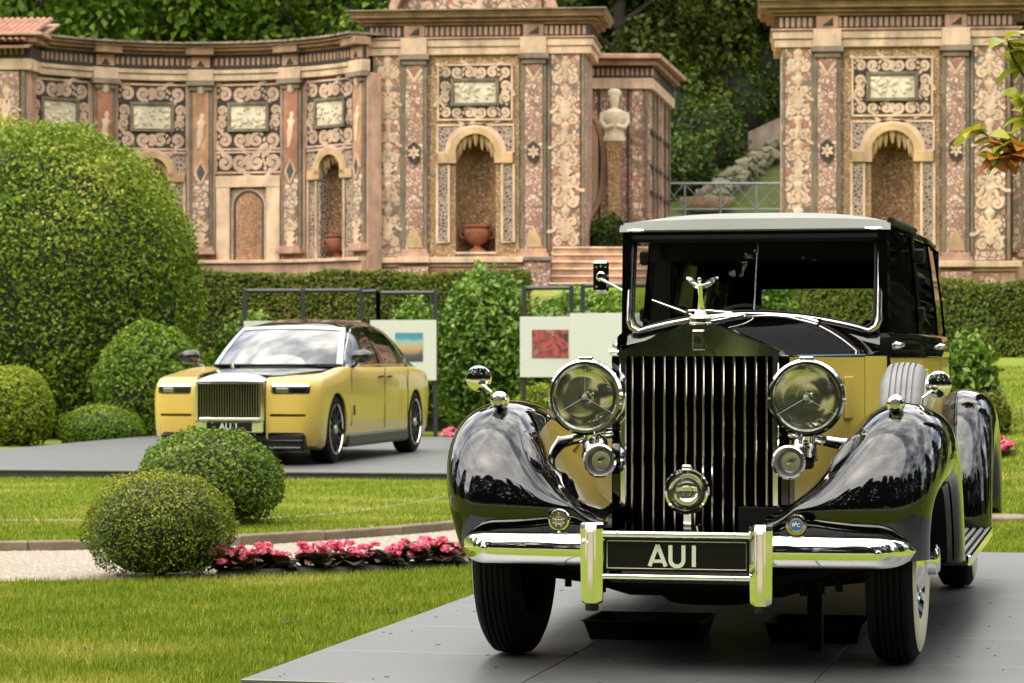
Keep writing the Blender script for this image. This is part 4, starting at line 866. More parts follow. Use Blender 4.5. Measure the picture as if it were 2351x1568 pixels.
for kind, u, d, s, lab in (
        ('light', 90, 69, 1., 'bright green tree above the tiled roof at the far left'), ('light', 430, 71, .95, 'bright green tree above the middle of the curved wall'),
        ('light', 740, 69.5, .85, 'bright green tree above the curved wall beside the pavilion'), ('olive', 1010, 74, 1.1, 'tree hidden mostly behind the left pavilion pediment'),
        ('olive', 1415, 70, .95, 'olive tree with yellowish tips right of the left pavilion'), ('dark', 1585, 74.5, 1.05, 'dark tree in the middle of the gap between pavilions'),
        ('dark2', 1745, 76, 1.15, 'dark tree above the cascade left of the right pavilion'), ('dark', 1500, 79, 1.3, 'tall dark tree farther up the slope in the gap'),
        ('dark2', 1690, 82, 1.4, 'farthest dark tree high in the gap between pavilions'), ('olive', 1850, 78, 1.3, 'olive tree at the left corner of the right pavilion roof'),
        ('light', 2200, 72, 1., 'tree behind the right pavilion roof'), ('dark', 260, 82, 1.3, 'dark tree behind the bright trees at far left'), ('dark2', 620, 83, 1.4, 'dark tree behind the bright trees over the curved wall'),
        ('dark', 860, 84, 1.3, 'dark tree farthest behind the left pavilion')):
    tree(kind, lab, (PX(u, d), d, float(terr(PX(u, d), d))-.3), random.uniform(0, 6), s)
for i, (kind, x, y, s) in enumerate((('tall', -13, -16, 1.), ('fir', -8.5, -17, 1.1), ('tall', -4.6, -15.5, .95), ('fir', -1, -19, 1.15), ('fir', 2.6, -16, 1.), ('tall', 7.2, -17, 1.1), ('fir', 11.6, -16, .95), ('tall', 16.5, -16, 1.), ('tall', 22, -12, 1.1), ('tall', 26, -4, 1.), ('fir', 28, 0, .9), ('tall', -18.5, -14, 1.1), ('tall', -24, -10, 1.), ('fir', -32, -10, 1.), ('tall', 30, 14, 1.), ('tall', -33, 6, 1.), ('tall', -30, 22, .9), ('tall', 29, 28, .9))):
    tree(kind, 'tall park tree behind the camera, seen only as a reflection in the black fenders', (x, y, 0), i*1.3, s, 'park trees reflected in the paintwork')
# flower bed along the path
bed = thing('flower_bed', None, None, kind='structure')
be = smooth_curve([(PX(500, 16.75), 16.78), (PX(700, 16.95), 16.98), (PX(900, 17.2), 17.25), (PX(1090, 17.65), 17.68), (.6, 18.6)], 24)
mb = MB(); mb.grid([[(p[0]-.02, p[1]-.19, .0), (p[0], p[1]-.10, .05), (p[0], p[1]+.14, .055), (p[0]+.02, p[1]+.26, .0)] for p in be]); mb.build('soil', 'shade_core_soil', bed)
def blossom_me(seed):
    g = np.random.default_rng(seed); d = g.normal(size=(26, 3)); d[:, 2] = np.abs(d[:, 2])+.1; d /= np.linalg.norm(d, axis=1, keepdims=True)
    return leaf_mesh('blossom', d*np.array([.026, .026, .018]), d+g.normal(size=d.shape)*.35, .03, 'petal', .85, 0, g.uniform(.05, 1, 26), .1, g)
def bigleaf_me(mat, seed, L=.11, w=.055, name='leaf'):
    g = random.Random(seed); mb = MB(); n = 6; P = []
    for i in range(n+1):
        t = i/n; ww = w*math.sin(PI*min(1, t*.93+.04))**.8; z = .05*L*math.sin(t*3)-.30*L*t*t
        P.append([(-ww, t*L, z+ww*.35), (0, t*L, z), (ww, t*L, z+ww*.35)])
    mb.grid(P); me = mb.mesh(name, mat, 60, recalc=False); at = me.attributes.new('var', 'FLOAT', 'FACE'); at.data.foreach_set('value', [g.random()]*len(me.polygons)); return me
BLO = [blossom_me(i) for i in range(5)]; BLF = [bigleaf_me('leaf_bronze', i) for i in range(6)]
def begonia(label, loc, s, group, seed, nb=8, nl=15):
    g = random.Random(seed); o = thing('begonia', label, 'flower', loc, g.uniform(0, 6), group)
    for i in range(nl):
        a = i/nl*2*PI+g.uniform(-.3, .3); link('leaf', BLF[g.randrange(6)], o, T((.012*math.cos(a), .012*math.sin(a), .02*s*g.random()), a, g.uniform(.12, 1.15), 0, s*g.uniform(.8, 1.25)))
    for i in range(nb):
        a = g.uniform(0, 6.28); r = .075*s*math.sqrt(g.random()); link('blossom', BLO[g.randrange(5)], o, T((r*math.cos(a), r*math.sin(a), s*(.125-r*.6+g.uniform(-.035, .03))), g.random()*6, 0, 0, s*g.uniform(.85, 1.35)))
    return o
ORD = ['first', 'second', 'third', 'fourth', 'fifth', 'sixth', 'seventh', 'eighth', 'ninth', 'tenth', 'eleventh', 'twelfth', 'thirteenth', 'fourteenth', 'fifteenth', 'sixteenth', 'seventeenth', 'eighteenth', 'nineteenth']
NB = 19
for i in range(NB):
    t = i/(NB-1)*.92; p = be[int(t*23)]; q = be[min(int(t*23)+1, 24)]; f = t*23-int(t*23)
    x, y = p[0]+(q[0]-p[0])*f, p[1]+(q[1]-p[1])*f
    begonia(ORD[i]+' pink begonia from the bronzed box ball in the row along the path', (x, y+(.07 if i % 2 else -.05), .05), random.uniform(.85, 1.2), 'begonias in the front row', i, random.randint(4, 10))
for i, (u, d) in enumerate(((1035, 44), (1048, 43.8), (1060, 44), (1072, 43.8))): begonia(ORD[i]+' from the left of the pink begonias behind the left fender', (PX(u, d), d, .0), 1.6, 'begonias behind the left fender', 40+i, 9, 4)
for i, (u, d) in enumerate(((2286, 27), (2294, 26.8), (2303, 27))): begonia(ORD[i]+' from the left of the pink begonias behind the rear fender', (PX(u, d), d, gz(u, d)), 1.3, 'begonias behind the rear fender', 50+i, 9, 4)
# grass
def blades(name, label, n, xf, h, w, seed, zf, avoid):
    g = np.random.default_rng(seed); P = xf(g, n); P = P[~avoid(P)]; n = len(P); z = zf(P)
    hh = h*g.uniform(.5, 1.3, n); a = g.uniform(0, 2*PI, n); ww = w*g.uniform(.6, 1.3, n); le = hh*np.abs(g.normal(size=n))*.55; b = g.uniform(0, 2*PI, n)
    v = np.empty((n, 3, 3)); v[:, 0] = np.stack([P[:, 0]+np.cos(a)*ww, P[:, 1]+np.sin(a)*ww, z-.003], 1); v[:, 1] = np.stack([P[:, 0]-np.cos(a)*ww, P[:, 1]-np.sin(a)*ww, z-.003], 1)
    v[:, 2] = np.stack([P[:, 0]+np.cos(b)*le, P[:, 1]+np.sin(b)*le, z+hh], 1)
    me = bpy.data.meshes.new(name); me.vertices.add(n*3); me.vertices.foreach_set('co', v.ravel()); me.loops.add(n*3); me.loops.foreach_set('vertex_index', np.arange(n*3, dtype=np.int32)); me.polygons.add(n); me.polygons.foreach_set('loop_start', (np.arange(n)*3).astype(np.int32)); me.update(calc_edges=True)
    dry = .5+.5*np.sin(P[:, 0]*1.9+np.sin(P[:, 1]*1.3)*2)*np.sin(P[:, 1]*2.3+P[:, 0])
    at = me.attributes.new('var', 'FLOAT', 'FACE'); at.data.foreach_set('value', np.clip(g.beta(1.5, 2.2, n)*.85+.42*dry**3+.10*np.sin(P[:, 0]*7.3+P[:, 1]*3.1)*np.sin(P[:, 1]*8.7), 0, 1).astype(np.float32)); me.materials.append(MAT['grass_blade'])
    link(name, me, label=label, cat='grass', kind='stuff')
def in_plat1(P):
    dx, dy = P[:, 0]-O1.x, P[:, 1]-O1.y; x = dx*c1-dy*s1; y = dx*s1+dy*c1; return (x > -1.575) & (x < 2.61) & (y > -1.12) & (y < 6.17)
ne = np.array(near_edge); fe = np.array(far_edge)
def near_lawn(g, n): Y = g.uniform(10.9, 18.2, n); return np.stack([-Y*.20+g.random(n)*(Y*.20+.9), Y], 1)
blades('lawn_grass', 'short mown grass of the near lawn', 130000, near_lawn, .042, .0046, 11, lambda P: np.zeros(len(P)), lambda P: in_plat1(P) | (P[:, 1] > np.interp(P[:, 0], ne[:, 0], ne[:, 1])+.015*np.sin(P[:, 0]*40)))
def far_lawn(g, n): Y = 19+10.5*g.random(n)**1.3; return np.stack([-Y*.20+g.random(n)*(Y*.20+.6), Y], 1)
def in_worn(P): w = np.array(wl_); yy = np.interp(P[:, 0], w[:, 0], w[:, 1]); return (P[:, 1] > yy-.01) & (P[:, 1] < yy+.14)
blades('lawn_grass', 'mown grass between the kerb and the left platform', 90000, far_lawn, .034, .005, 12, lambda P: .07*(1-ss(.45, 1, (P[:, 1]-21)/13)), lambda P: (P[:, 1] < np.interp(P[:, 0], fe[:, 0], fe[:, 1])+.11) | in_worn(P))
def right_lawn(g, n): Y = 16+24*g.random(n)**1.6; return np.stack([Y*(.150+.05*g.random(n)), Y], 1)
def hidden_lawn(g, n): Y = 17.5+28*g.random(n)**1.3; return np.stack([Y*(.01+.145*g.random(n)), Y], 1)
def on_path(P): return (P[:, 0] < 2.4) & (P[:, 1] > np.interp(P[:, 0], ne[:, 0], ne[:, 1])-.05) & (P[:, 1] < np.interp(P[:, 0], fe[:, 0], fe[:, 1])+.1)
def in_plat2(P):
    a = PSI2-R(1.5); dx, dy = P[:, 0]-O2.x, P[:, 1]-O2.y; x = dx*math.cos(a)-dy*math.sin(a); y = dx*math.sin(a)+dy*math.cos(a); return (np.abs(x) < 4.65) & (y > -2.4) & (y < 10.5)
blades('lawn_grass', 'mown grass in the middle of the garden behind the vintage car', 60000, hidden_lawn, .045, .008, 15, lambda P: terr(P[:, 0], P[:, 1]), lambda P: in_plat1(P) | on_path(P) | in_plat2(P))
blades('lawn_grass', 'mown grass on the slope behind the vintage car', 50000, right_lawn, .04, .006, 13, lambda P: terr(P[:, 0], P[:, 1]), in_plat1)
for (x, y, rz), wh in zip(((-1.93, 12.4, .4), (-1.1, 13.6, 2), (-.62, 14.3, 1)), ('nearest the left frame edge', 'in the middle of the lawn', 'nearest the platform edge')):
    fl = link('fallen_leaf', bigleaf_me('leaf_bronze', 90, .05, .018, 'fallen_leaf'), None, T((x, y, .03), rz, .2)); fl['category'] = 'leaf'
    fl['label'] = 'small brown fallen leaf on the near lawn, '+wh; fl['group'] = 'fallen leaves on the near lawn'
MB().box(-.28, .28, -.2, .2, -.03, .05, b=.015).build('stepping_stone', 'stone_grey', label='pale flat stone lying in the grass at the right', cat='stone', M=T((PX(2288, 21.2), 21.2, gz(2288, 21.2)), .3))
# ragged longer grass along the platform edge
def plat_edge(g, n): y = g.uniform(-1.3, 4.2, n); x = -1.58-np.abs(g.normal(size=n))*.05; return np.stack([O1.x+x*c1+y*s1, O1.y-x*s1+y*c1], 1)
blades('edge_grass', 'longer ragged grass along the edge of the near platform', 9000, plat_edge, .07, .003, 14, lambda P: np.zeros(len(P)), in_plat1)
# specks, twigs and clippings blown onto the near platform
g = np.random.default_rng(21); n = 90; x = g.uniform(-1.5, 2.2, n); y = g.uniform(-1.05, 3.5, n); mb = MB()
for a, b in zip(x, y):
    w = w1(a, b); L = g.uniform(.003, .012); mb.box(-L, L, -.0015, .0015, .0005, .0025, T((w[0], w[1], ZP1), g.uniform(0, 3.1)))
mb.build('deck_debris', 'bark', label='dark specks and bits of twig scattered on the near platform', cat='debris', kind='stuff', ang=0)
# ---------------------------------------------------------------- vintage limousine (local: x to the viewer's right, y rearward, z up from the platform, origin under the front axle)
car = thing('vintage_limousine', 'vintage black and yellow limousine with upright chrome grille on the near platform', 'car', O1, -PSI1)
def P_(name, mb, mat, parent=None, ang=35., M=None, label=None): return mb.build(name, mat, parent or car, ang, M, label=label)
# --- wheels
def tyre_prof(r=.405, w=.19, rim=.24, grooves=6):
    h = w/2; pr = [(rim, -h*.62), (rim+.03, -h*.86), (rim+.085, -h), (r-.055, -h*.97), (r-.022, -h*.80)]
    tw = h*.72; st = 2*tw/grooves
    for i in range(grooves):
        a = -tw+i*st; cr_ = lambda x: r-.010*(x/tw)**2
        pr += [(cr_(a+.004), a+.004), (cr_(a+st-.004), a+st-.004)]
        if i < grooves-1: pr += [(cr_(a+st)-.010, a+st-.0035), (cr_(a+st)-.010, a+st+.0035)]
    pr += [(r-.022, h*.80), (r-.055, h*.97), (rim+.085, h), (rim+.03, h*.86), (rim, h*.62)]
    return pr
def wheel(name, loc, side, steer=0., r=.405, worn=False, hub=True):
    w = thing(name, None, None); w.parent = car; w.matrix_local = T(loc, steer)
    MB().lathe(tyre_prof(r), None, 72, 'X').build('tyre', 'rubber_worn' if worn else 'rubber', w, 50)
    s = side
    MB().lathe([(.235, s*.088), (.25, s*.094), (.30, s*.0985), (.345, s*.0955), (.362, s*.0895)], None, 64, 'X').build('whitewall', 'whitewall', w)
    MB().lathe([(.24, -.05), (.245, s*.07), (.235, s*.088), (.225, s*.080), (.20, s*.062), (.12, s*.070), (.0, s*.078)], None, 48, 'X').build('wheel_disc', 'black_paint', w)
    if hub:
        MB().lathe([(.13, s*.066), (.128, s*.085), (.105, s*.105), (.062, s*.118), (.060, s*.150), (.045, s*.162), (0, s*.165)], None, 36, 'X').build('hubcap', 'chrome', w)
        MB().lathe([(.185, s*.062), (.19, s*.072), (.182, s*.078), (.172, s*.070)], None, 40, 'X').build('trim_ring', 'chrome', w)
    return w
for s in (-1, 1):
    wheel('front_wheel', (s*.765, 0, .405), s, R(-1)); wheel('rear_wheel', (s*.785, 3.607, .405), s)
sp = wheel('spare_wheel', (.735, .80, .765), 1, worn=True)
# --- front fenders: rows across (x, top height, front reach), arcs fore and aft
FR = [(0.925, 0.7, 0.378, 0.44), (0.972, 0.725, 0.4005, 0.46), (0.988, 0.77, 0.4365, 0.52), (0.99, 0.83, 0.477, 0.62), (0.978, 0.895, 0.5175, 0.76), (0.952, 0.945, 0.549, 0.9), (0.912, 0.982, 0.5733, 1.02), (0.862, 1.006, 0.5895, 1.12), (0.8, 1.018, 0.5985, 1.18), (0.74, 1.012, 0.603, 1.2), (0.68, 0.988, 0.6048, 1.2), (0.63, 0.945, 0.6048, 1.2), (0.585, 0.885, 0.6012, 1.18), (0.545, 0.82, 0.5958, 1.15), (0.5, 0.755, 0.5868, 1.1), (0.45, 0.695, 0.576, 1.05), (0.4, 0.648, 0.5625, 1.0), (0.35, 0.615, 0.549, 0.95), (0.305, 0.6, 0.54, 0.9)]
FRs = smooth_curve(FR, 54)
def fender_pt(row, ph, s):
    x, Tt, Fr, B = row; c, sn = math.cos(ph), math.sin(ph)
    if ph <= PI/2:
        zc = min(.62, Tt-.05); zl = .425
        if sn >= 0: y = -Fr*abs(c)**.88; z = zc+(Tt-zc)*sn**.94
        else:                                        # the nose tucks back under towards the bumper
            q = -sn/math.sin(R(40)); z = zc-(zc-zl)*q; y = -Fr+.15*q**1.8
        k = min(1, max(0, (.86-z)/.44))**1.6
        x2 = x-(x-.66)*(.20*k+.17*min(1, -y/.55)**2) if x > .66 else x
        return (s*x2, y, z)
    t = (ph-PI/2)/(PI/2); y = B*math.sin(t*PI/2); f = math.cos(t*PI/2); ze = .36 if x > .6 else Tt-.06
    z = ze+(Tt-ze)*(f**1.25 if x > .6 else 1-t)
    return (s*x, y, z)
for s in (-1, 1):
    mb = MB(); G = []
    for row in FRs:
        row = tuple(row); G.append([fender_pt(row, R(-40)+i*(R(220))/64, s) for i in range(65)])
    mb.grid(G); fe_ = P_('front_fender', mb, 'black_paint', ang=75)
    # rolled bead along the wheel opening
    mb = MB(); mb.tube([fender_pt(FRs[2], R(-39)+i*R(215)/44, s) for i in range(45)], .008, 6); P_('fender_bead', mb, 'black_paint', fe_)
    mb = MB(); G = [[fender_pt((x, .69, .42, .43), R(-38)+i*R(215)/30, s) for i in range(31)] for x in (.60, .76, .93)]; mb.grid(G); P_('inner_liner', mb, 'chassis', fe_)
    # raised teardrop blister on the inner flank
    mb = MB(); mb.tube([(s*.655, -.375, .90), (s*.64, -.405, .875), (s*.615, -.44, .835), (s*.59, -.468, .795), (s*.565, -.49, .755), (s*.55, -.50, .73)], [.004, .026, .036, .036, .026, .004], 16); P_('fender_blister', mb, 'black_paint', fe_, 80)
    # rear fenders
    mb = MB(); G = []
    RR = smooth_curve([(.93, .74, .45), (.975, .77, .48), (.99, .84, .54), (.975, .93, .61), (.93, .995, .66), (.87, 1.02, .68), (.80, 1.025, .68), (.74, 1.0, .67), (.70, .95, .65), (.66, .86, .62)], 30)
    for x, tz_, fr in RR:
        row = []
        for i in range(45):
            ph = R(-6)+i*R(192)/44; c, sn = math.cos(ph), math.sin(ph); yy = -c*fr*(1 if c > 0 else 1.25); zz_ = .38+(tz_-.38)*abs(sn)**.95*(1 if sn > 0 else -.6)
            row.append((s*x, 3.607+yy, zz_))
        G.append(row)
    mb.grid(G); P_('rear_fender', mb, 'black_paint', ang=75)
    # running board with ribs
    rbp = P_('running_board', MB().box(s*.83-.15, s*.83+.15, 1.05, 3.05, .30, .335, b=.012), 'black_paint')
    for k in range(9): P_('tread_rib', MB().box(s*.83-.135+k*.034, s*.83-.135+k*.034+.018, 1.06, 3.04, .335, .347, b=.004), 'rubber_worn', rbp)
    P_('board_trim', MB().box(s*.985-.008, s*.985+.008, 1.05, 3.05, .300, .345, b=.004), 'chrome', rbp)
# --- radiator
Y0 = -.13
P_('radiator_core', MB().box(-.292, .292, Y0+.06, Y0+.13, .46, 1.19), 'void_black')
xs_ = [-.2665+.0428*i for i in range(6)]; xs_ += [-.0165]; xs_ = xs_+[-x for x in xs_[::-1]]
slm = MB(); slm.box(-.0050, .0050, -.022, .022, .47, 1.196, b=.0025)
slme = slm.mesh('grille_slat', 'nickel')
for x in xs_: link('grille_slat', slme, car, T((x, Y0+.012, 0)))
sh = MB()
for s in (-1, 1): sh.box(s*.302-.013, s*.302+.013, Y0-.012, Y0+.15, .44, 1.20, b=.004)
sh.box(-.289, .289, Y0-.006, Y0+.15, .44, .475, b=.004)
fr_ = [(-.318, 1.196), (.318, 1.196), (.318, 1.212), (.062, 1.318), (-.062, 1.318), (-.318, 1.212)]
sh.prism(fr_, Y0-.016, Y0+.02); bk = [(x*1.0, z+.004) for x, z in fr_]; sh.prism(bk, Y0+.021, Y0+.16)
shell = P_('radiator_shell', sh, 'chrome', ang=20)
for s in (-1, 1): P_('shell_side', MB().box(s*.335-.018, s*.335+.018, Y0+.02, Y0+.2, .44, 1.20, b=.004), 'black_paint', shell)
# badge with lettering
bd = P_('radiator_badge', MB().box(-.024, .024, Y0-.026, Y0-.015, 1.2185, 1.2985, b=.004), 'chrome', shell)
P_('badge_enamel', MB().box(-.020, .020, Y0-.0285, Y0-.0255, 1.2235, 1.2935, b=.0008), 'nickel', bd)
def txt(t, size, mat, parent, loc, **k):
    return link('lettering', text_mesh(t, size, mat, **k), parent, T(loc, 0, R(90)))
txt('R', .036, 'plate', bd, (-.0035, Y0-.0295, 1.2605), off=.0008); txt('R', .036, 'plate', bd, (.0045, Y0-.0300, 1.2545), off=.0008)
txt('ROLLS', .0105, 'plate', bd, (0, Y0-.0295, 1.2875)); txt('ROYCE', .0105, 'plate', bd, (0, Y0-.0295, 1.2285))
# filler cap and winged figure
cap = P_('radiator_cap', MB().lathe([(0, 1.314), (.044, 1.314), (.046, 1.326), (.042, 1.330), (.042, 1.344), (.045, 1.348), (.038, 1.356), (.026, 1.360), (.022, 1.372), (.016, 1.378), (0, 1.38)], T((0, Y0+.035, 0)), 28), 'nickel')
mas = thing('winged_ornament', None, None); mas.parent = car; mas.matrix_local = T((0, Y0+.035, 1.372), s=1.15)
MB().tube([(0, .022, 0), (0, .012, .022), (0, .004, .05), (0, -.006, .075), (0, -.014, .092)], [.016, .011, .0075, .0085, .0075], 10).build('figure', 'chrome', mas)
MB().lathe([(0, -.009), (.006, -.006), (.0075, 0), (.006, .006), (0, .009)], T((0, -.024, .107)), 10).build('head', 'chrome', mas)
for s in (-1, 1):
    MB().grid([[(s*(.005+t*.050), .004+t*.040+q*.004, .088+t*.030+.010*math.sin(t*3)-(1-q)*.026*math.sin(PI*(t*.82+.12)))for q in (0, .5, 1)] for t in np.linspace(0, 1, 8)]).build('wing', 'chrome', mas)
    MB().tube([(s*.006, -.012, .090), (s*.018, .004, .094), (s*.032, .018, .100)], [.004, .003, .002], 6).build('arm', 'chrome', mas)
# --- bonnet, scuttle
def bonnet_sec(t):
    """cross-section at t 0 (radiator) .. 1 (windscreen foot); returns list of points from right waist to left waist"""
    y = Y0+.15+t*(1.47-Y0-.15); hw = .318+(.60-.318)*(t**1.15); zw = 1.197+.008*t; top = 1.322+.062*t**.9; fl = .062+.02*t
    pts = []
    for i in range(33):
        a = PI*i/32; c = math.cos(a); x = hw*(abs(c)**(.95-.25*t))*(1 if c >= 0 else -1)
        u = abs(x)/hw; z = zw+(top-zw)*(1-max(0, (u-fl/hw)/(1-fl/hw))**(1.0+.9*t))
        pts.append((x, y, z))
    return pts
mb = MB(); mb.grid([bonnet_sec(t) for t in np.linspace(0, .78, 16)]); bon = P_('bonnet', mb, 'black_paint', ang=28)
mb = MB(); mb.grid([bonnet_sec(t) for t in np.linspace(.784, 1, 7)]); P_('scuttle', mb, 'black_paint', ang=28)
mb = MB(); mb.tube([(q[0], q[1], q[2]+.002) for q in (bonnet_sec(t)[16] for t in np.linspace(0, .78, 8))], .0035, 6); P_('bonnet_hinge', mb, 'chrome', bon)
for s in (0, 32):
    mb = MB(); mb.tube([(q[0], q[1], q[2]-.001) for q in (bonnet_sec(t)[s] for t in np.linspace(0, .78, 8))], .004, 6); P_('bonnet_hinge', mb, 'black_paint', bon)
hwf = lambda t: .318+(.60-.318)*(t**1.15)
for s in (-1, 1):
    mb = MB(); mb.grid([[(s*(hwf(t)+.004*0), Y0+.152+t*(1.47-Y0-.15), z) for z in np.linspace(1.193, .52, 6)] for t in np.linspace(0, .78, 14)]); bs_ = P_('bonnet_side', mb, 'yellow_paint')
    mb = MB(); mb.grid([[(s*hwf(t), Y0+.15+t*(1.47-Y0-.15), z) for z in (1.197, .45)] for t in np.linspace(.785, 1.0, 6)]); P_('scuttle_side', mb, 'yellow_paint')
    # sloping yellow splash panel and small ventilator door
    t0 = .30; vx = hwf(.62)+.004
    P_('ventilator_door', MB().box(-.004, .006, -.06, .06, -.09, .09, b=.006), 'yellow_paint', bs_, M=T((s*vx, Y0+.15+.62*1.45, 1.02), rz=-s*R(11)))
    P_('apron_panel', MB().add([(s*.31, Y0+.16, .62), (s*.335, .55, .62), (s*.60, .55, .62), (s*.55, -.1, .60), (s*.43, -.2, .60)], [(0, 1, 2, 3, 4)]), 'yellow_paint')
    P_('bonnet_catch', MB().lathe([(0, 0), (.012, 0), (.010, .02), (.014, .03), (0, .036)], T((s*.335, Y0+.2, .87), ry=s*R(90)), 10), 'chrome')
P_('firewall', MB().box(-.58, .58, 1.40, 1.44, .45, 1.19), 'chassis')
# --- headlamps
def headlamp(s):
    L = thing('headlamp', None, None); L.parent = car; L.matrix_local = T((s*.434, -.22, 1.035), R(-1.5)*0)
    MB().lathe([(.138, .0), (.137, .06), (.125, .13), (.095, .20), (.05, .245), (0, .255)], None, 48, 'Y').build('bowl', 'chrome', L)
    MB().lathe([(.122, -.020), (.130, -.030), (.140, -.030), (.150, -.016), (.150, .004), (.139, .014), (.128, .002), (.122, -.006)], None, 64, 'Y').build('rim', 'chrome', L)
    MB().lathe([(.125, -.008), (.10, .060), (.06, .105), (.018, .125), (0, .126)], None, 48, 'Y').build('reflector', 'reflector', L)
    MB().lathe([(.127, -.012), (.09, -.021), (.045, -.027), (0, -.029)], None, 40, 'Y').build('lens', 'lens', L)
    MB().lathe([(0, -.012), (.012, -.010), (.020, .01), (.016, .05), (.010, .12)], None, 16, 'Y').build('bulb', 'chrome', L)
    tb = MB()
    for a in (90, 210, 330): tb.tube([(0, -.033, 0), (.06*math.cos(R(a)), -.028, .06*math.sin(R(a))), (.126*math.cos(R(a)), -.016, .126*math.sin(R(a)))], .0009, 6)
    tb.lathe([(0, -.042), (.010, -.038), (.012, -.028), (0, -.026)], None, 14, 'Y'); tb.build('tripod_bars', 'wire', L)
    MB().box(-.028, .028, -.022, .012, .148, .158, b=.003).build('rim_clasp', 'chrome', L)
    for a in (0, 180): MB().lathe([(0, -.034), (.006, -.032), (.006, -.02)], T((.143*math.cos(R(a)), 0, 0)), 8, 'Y').build('rim_screw', 'chrome', L)
    MB().tube([(0, .06, -.13), (0, .06, -.19), (-s*.0, .07, -.23)], [.022, .018, .024], 12).build('stem', 'chrome', L)
    return L
for s in (-1, 1): headlamp(s)
for s in (-1, 1): P_('lamp_bar', MB().tube([(s*.50, -.14, .865), (s*.40, -.13, .885), (s*.32, -.06, .892)], .021, 14), 'chrome')
for s in (-1, 1):
    P_('lamp_bracket', MB().tube([(s*.49, -.14, .868), (s*.56, -.08, .85), (s*.63, -.02, .87)], [.020, .026, .012], 12), 'chrome')
    P_('bar_clamp', MB().lathe([(.024, -.02), (.029, -.016), (.029, .016), (.024, .02)], T((s*.335, -.08, .889)), 14, 'X'), 'chrome')
# --- horns
def horn(s):
    h = thing('horn', None, None); h.parent = car; h.matrix_local = T((s*.37, -.28, .787), s*R(-3))
    MB().lathe([(.060, -.006), (.066, -.002), (.066, .004), (.058, .006), (.047, .022), (.038, .05), (.030, .09), (.024, .13)], None, 40, 'Y').build('trumpet', 'chrome', h)
    MB().lathe([(.058, .004), (.043, .022), (.036, .05), (0, .052)], None, 32, 'Y').build('trumpet_throat', 'brushed', h)
    MB().lathe([(0, .0), (.010, .003), (.010, .05)], None, 12, 'Y').build('throat_cone', 'nickel', h)
    MB().lathe([(0, .062), (.03, .056), (.048, .036), (.052, .01), (.052, -.02), (.056, -.022), (.056, -.034), (0, -.036)], T((s*.035, .14, .040), rx=R(-14)), 28).build('motor_dome', 'chrome', h)
    MB().box(s*.035-.035, s*.035+.035, .10, .18, -.03, .01, b=.008).build('motor_base', 'trim_black', h)
    MB().tube([(s*.02, .14, .08), (s*.03, .16, .13)], .008, 8).build('bracket', 'chrome', h)
for s in (-1, 1): horn(s)
# --- driving lamp
fg = thing('driving_lamp', None, None); fg.parent = car; fg.matrix_local = T((-.004, -.42, .678), R(4))
MB().lathe([(.078, 0), (.076, .04), (.055, .075), (0, .09)], None, 40, 'Y').build('bowl', 'chrome', fg)
MB().lathe([(.074, -.014), (.083, -.012), (.088, .0), (.085, .012), (.076, .012), (.074, 0)], None, 48, 'Y').build('rim', 'chrome', fg)
MB().lathe([(.076, -.006), (.06, .035), (.03, .055), (0, .058)], None, 36, 'Y').build('reflector', 'chrome', fg)
MB().lathe([(.076, -.010), (.05, -.020), (0, -.026)], None, 36, 'Y').build('lens', 'lens', fg)
MB().lathe([(.0, -.032), (.020, -.030), (.026, -.024), (.027, -.018)], None, 24, 'Y').build('lens_boss', 'lens', fg)
MB().box(-.018, .018, -.012, .02, .083, .102, b=.004).build('clasp', 'chrome', fg)
MB().box(-.018, .018, .03, .045, -.20, -.08, b=.004).build('bracket', 'chrome', fg); MB().lathe([(.02, -.006), (.02, .006), (.012, .010), (.0, .010)], T((0, .026, -.135)), 16, 'Y').build('bracket_boss', 'trim_black', fg)
MB().tube([(.04, .03, -.13), (.045, .035, -.16)], .012, 10).build('cable_gland', 'chrome', fg)
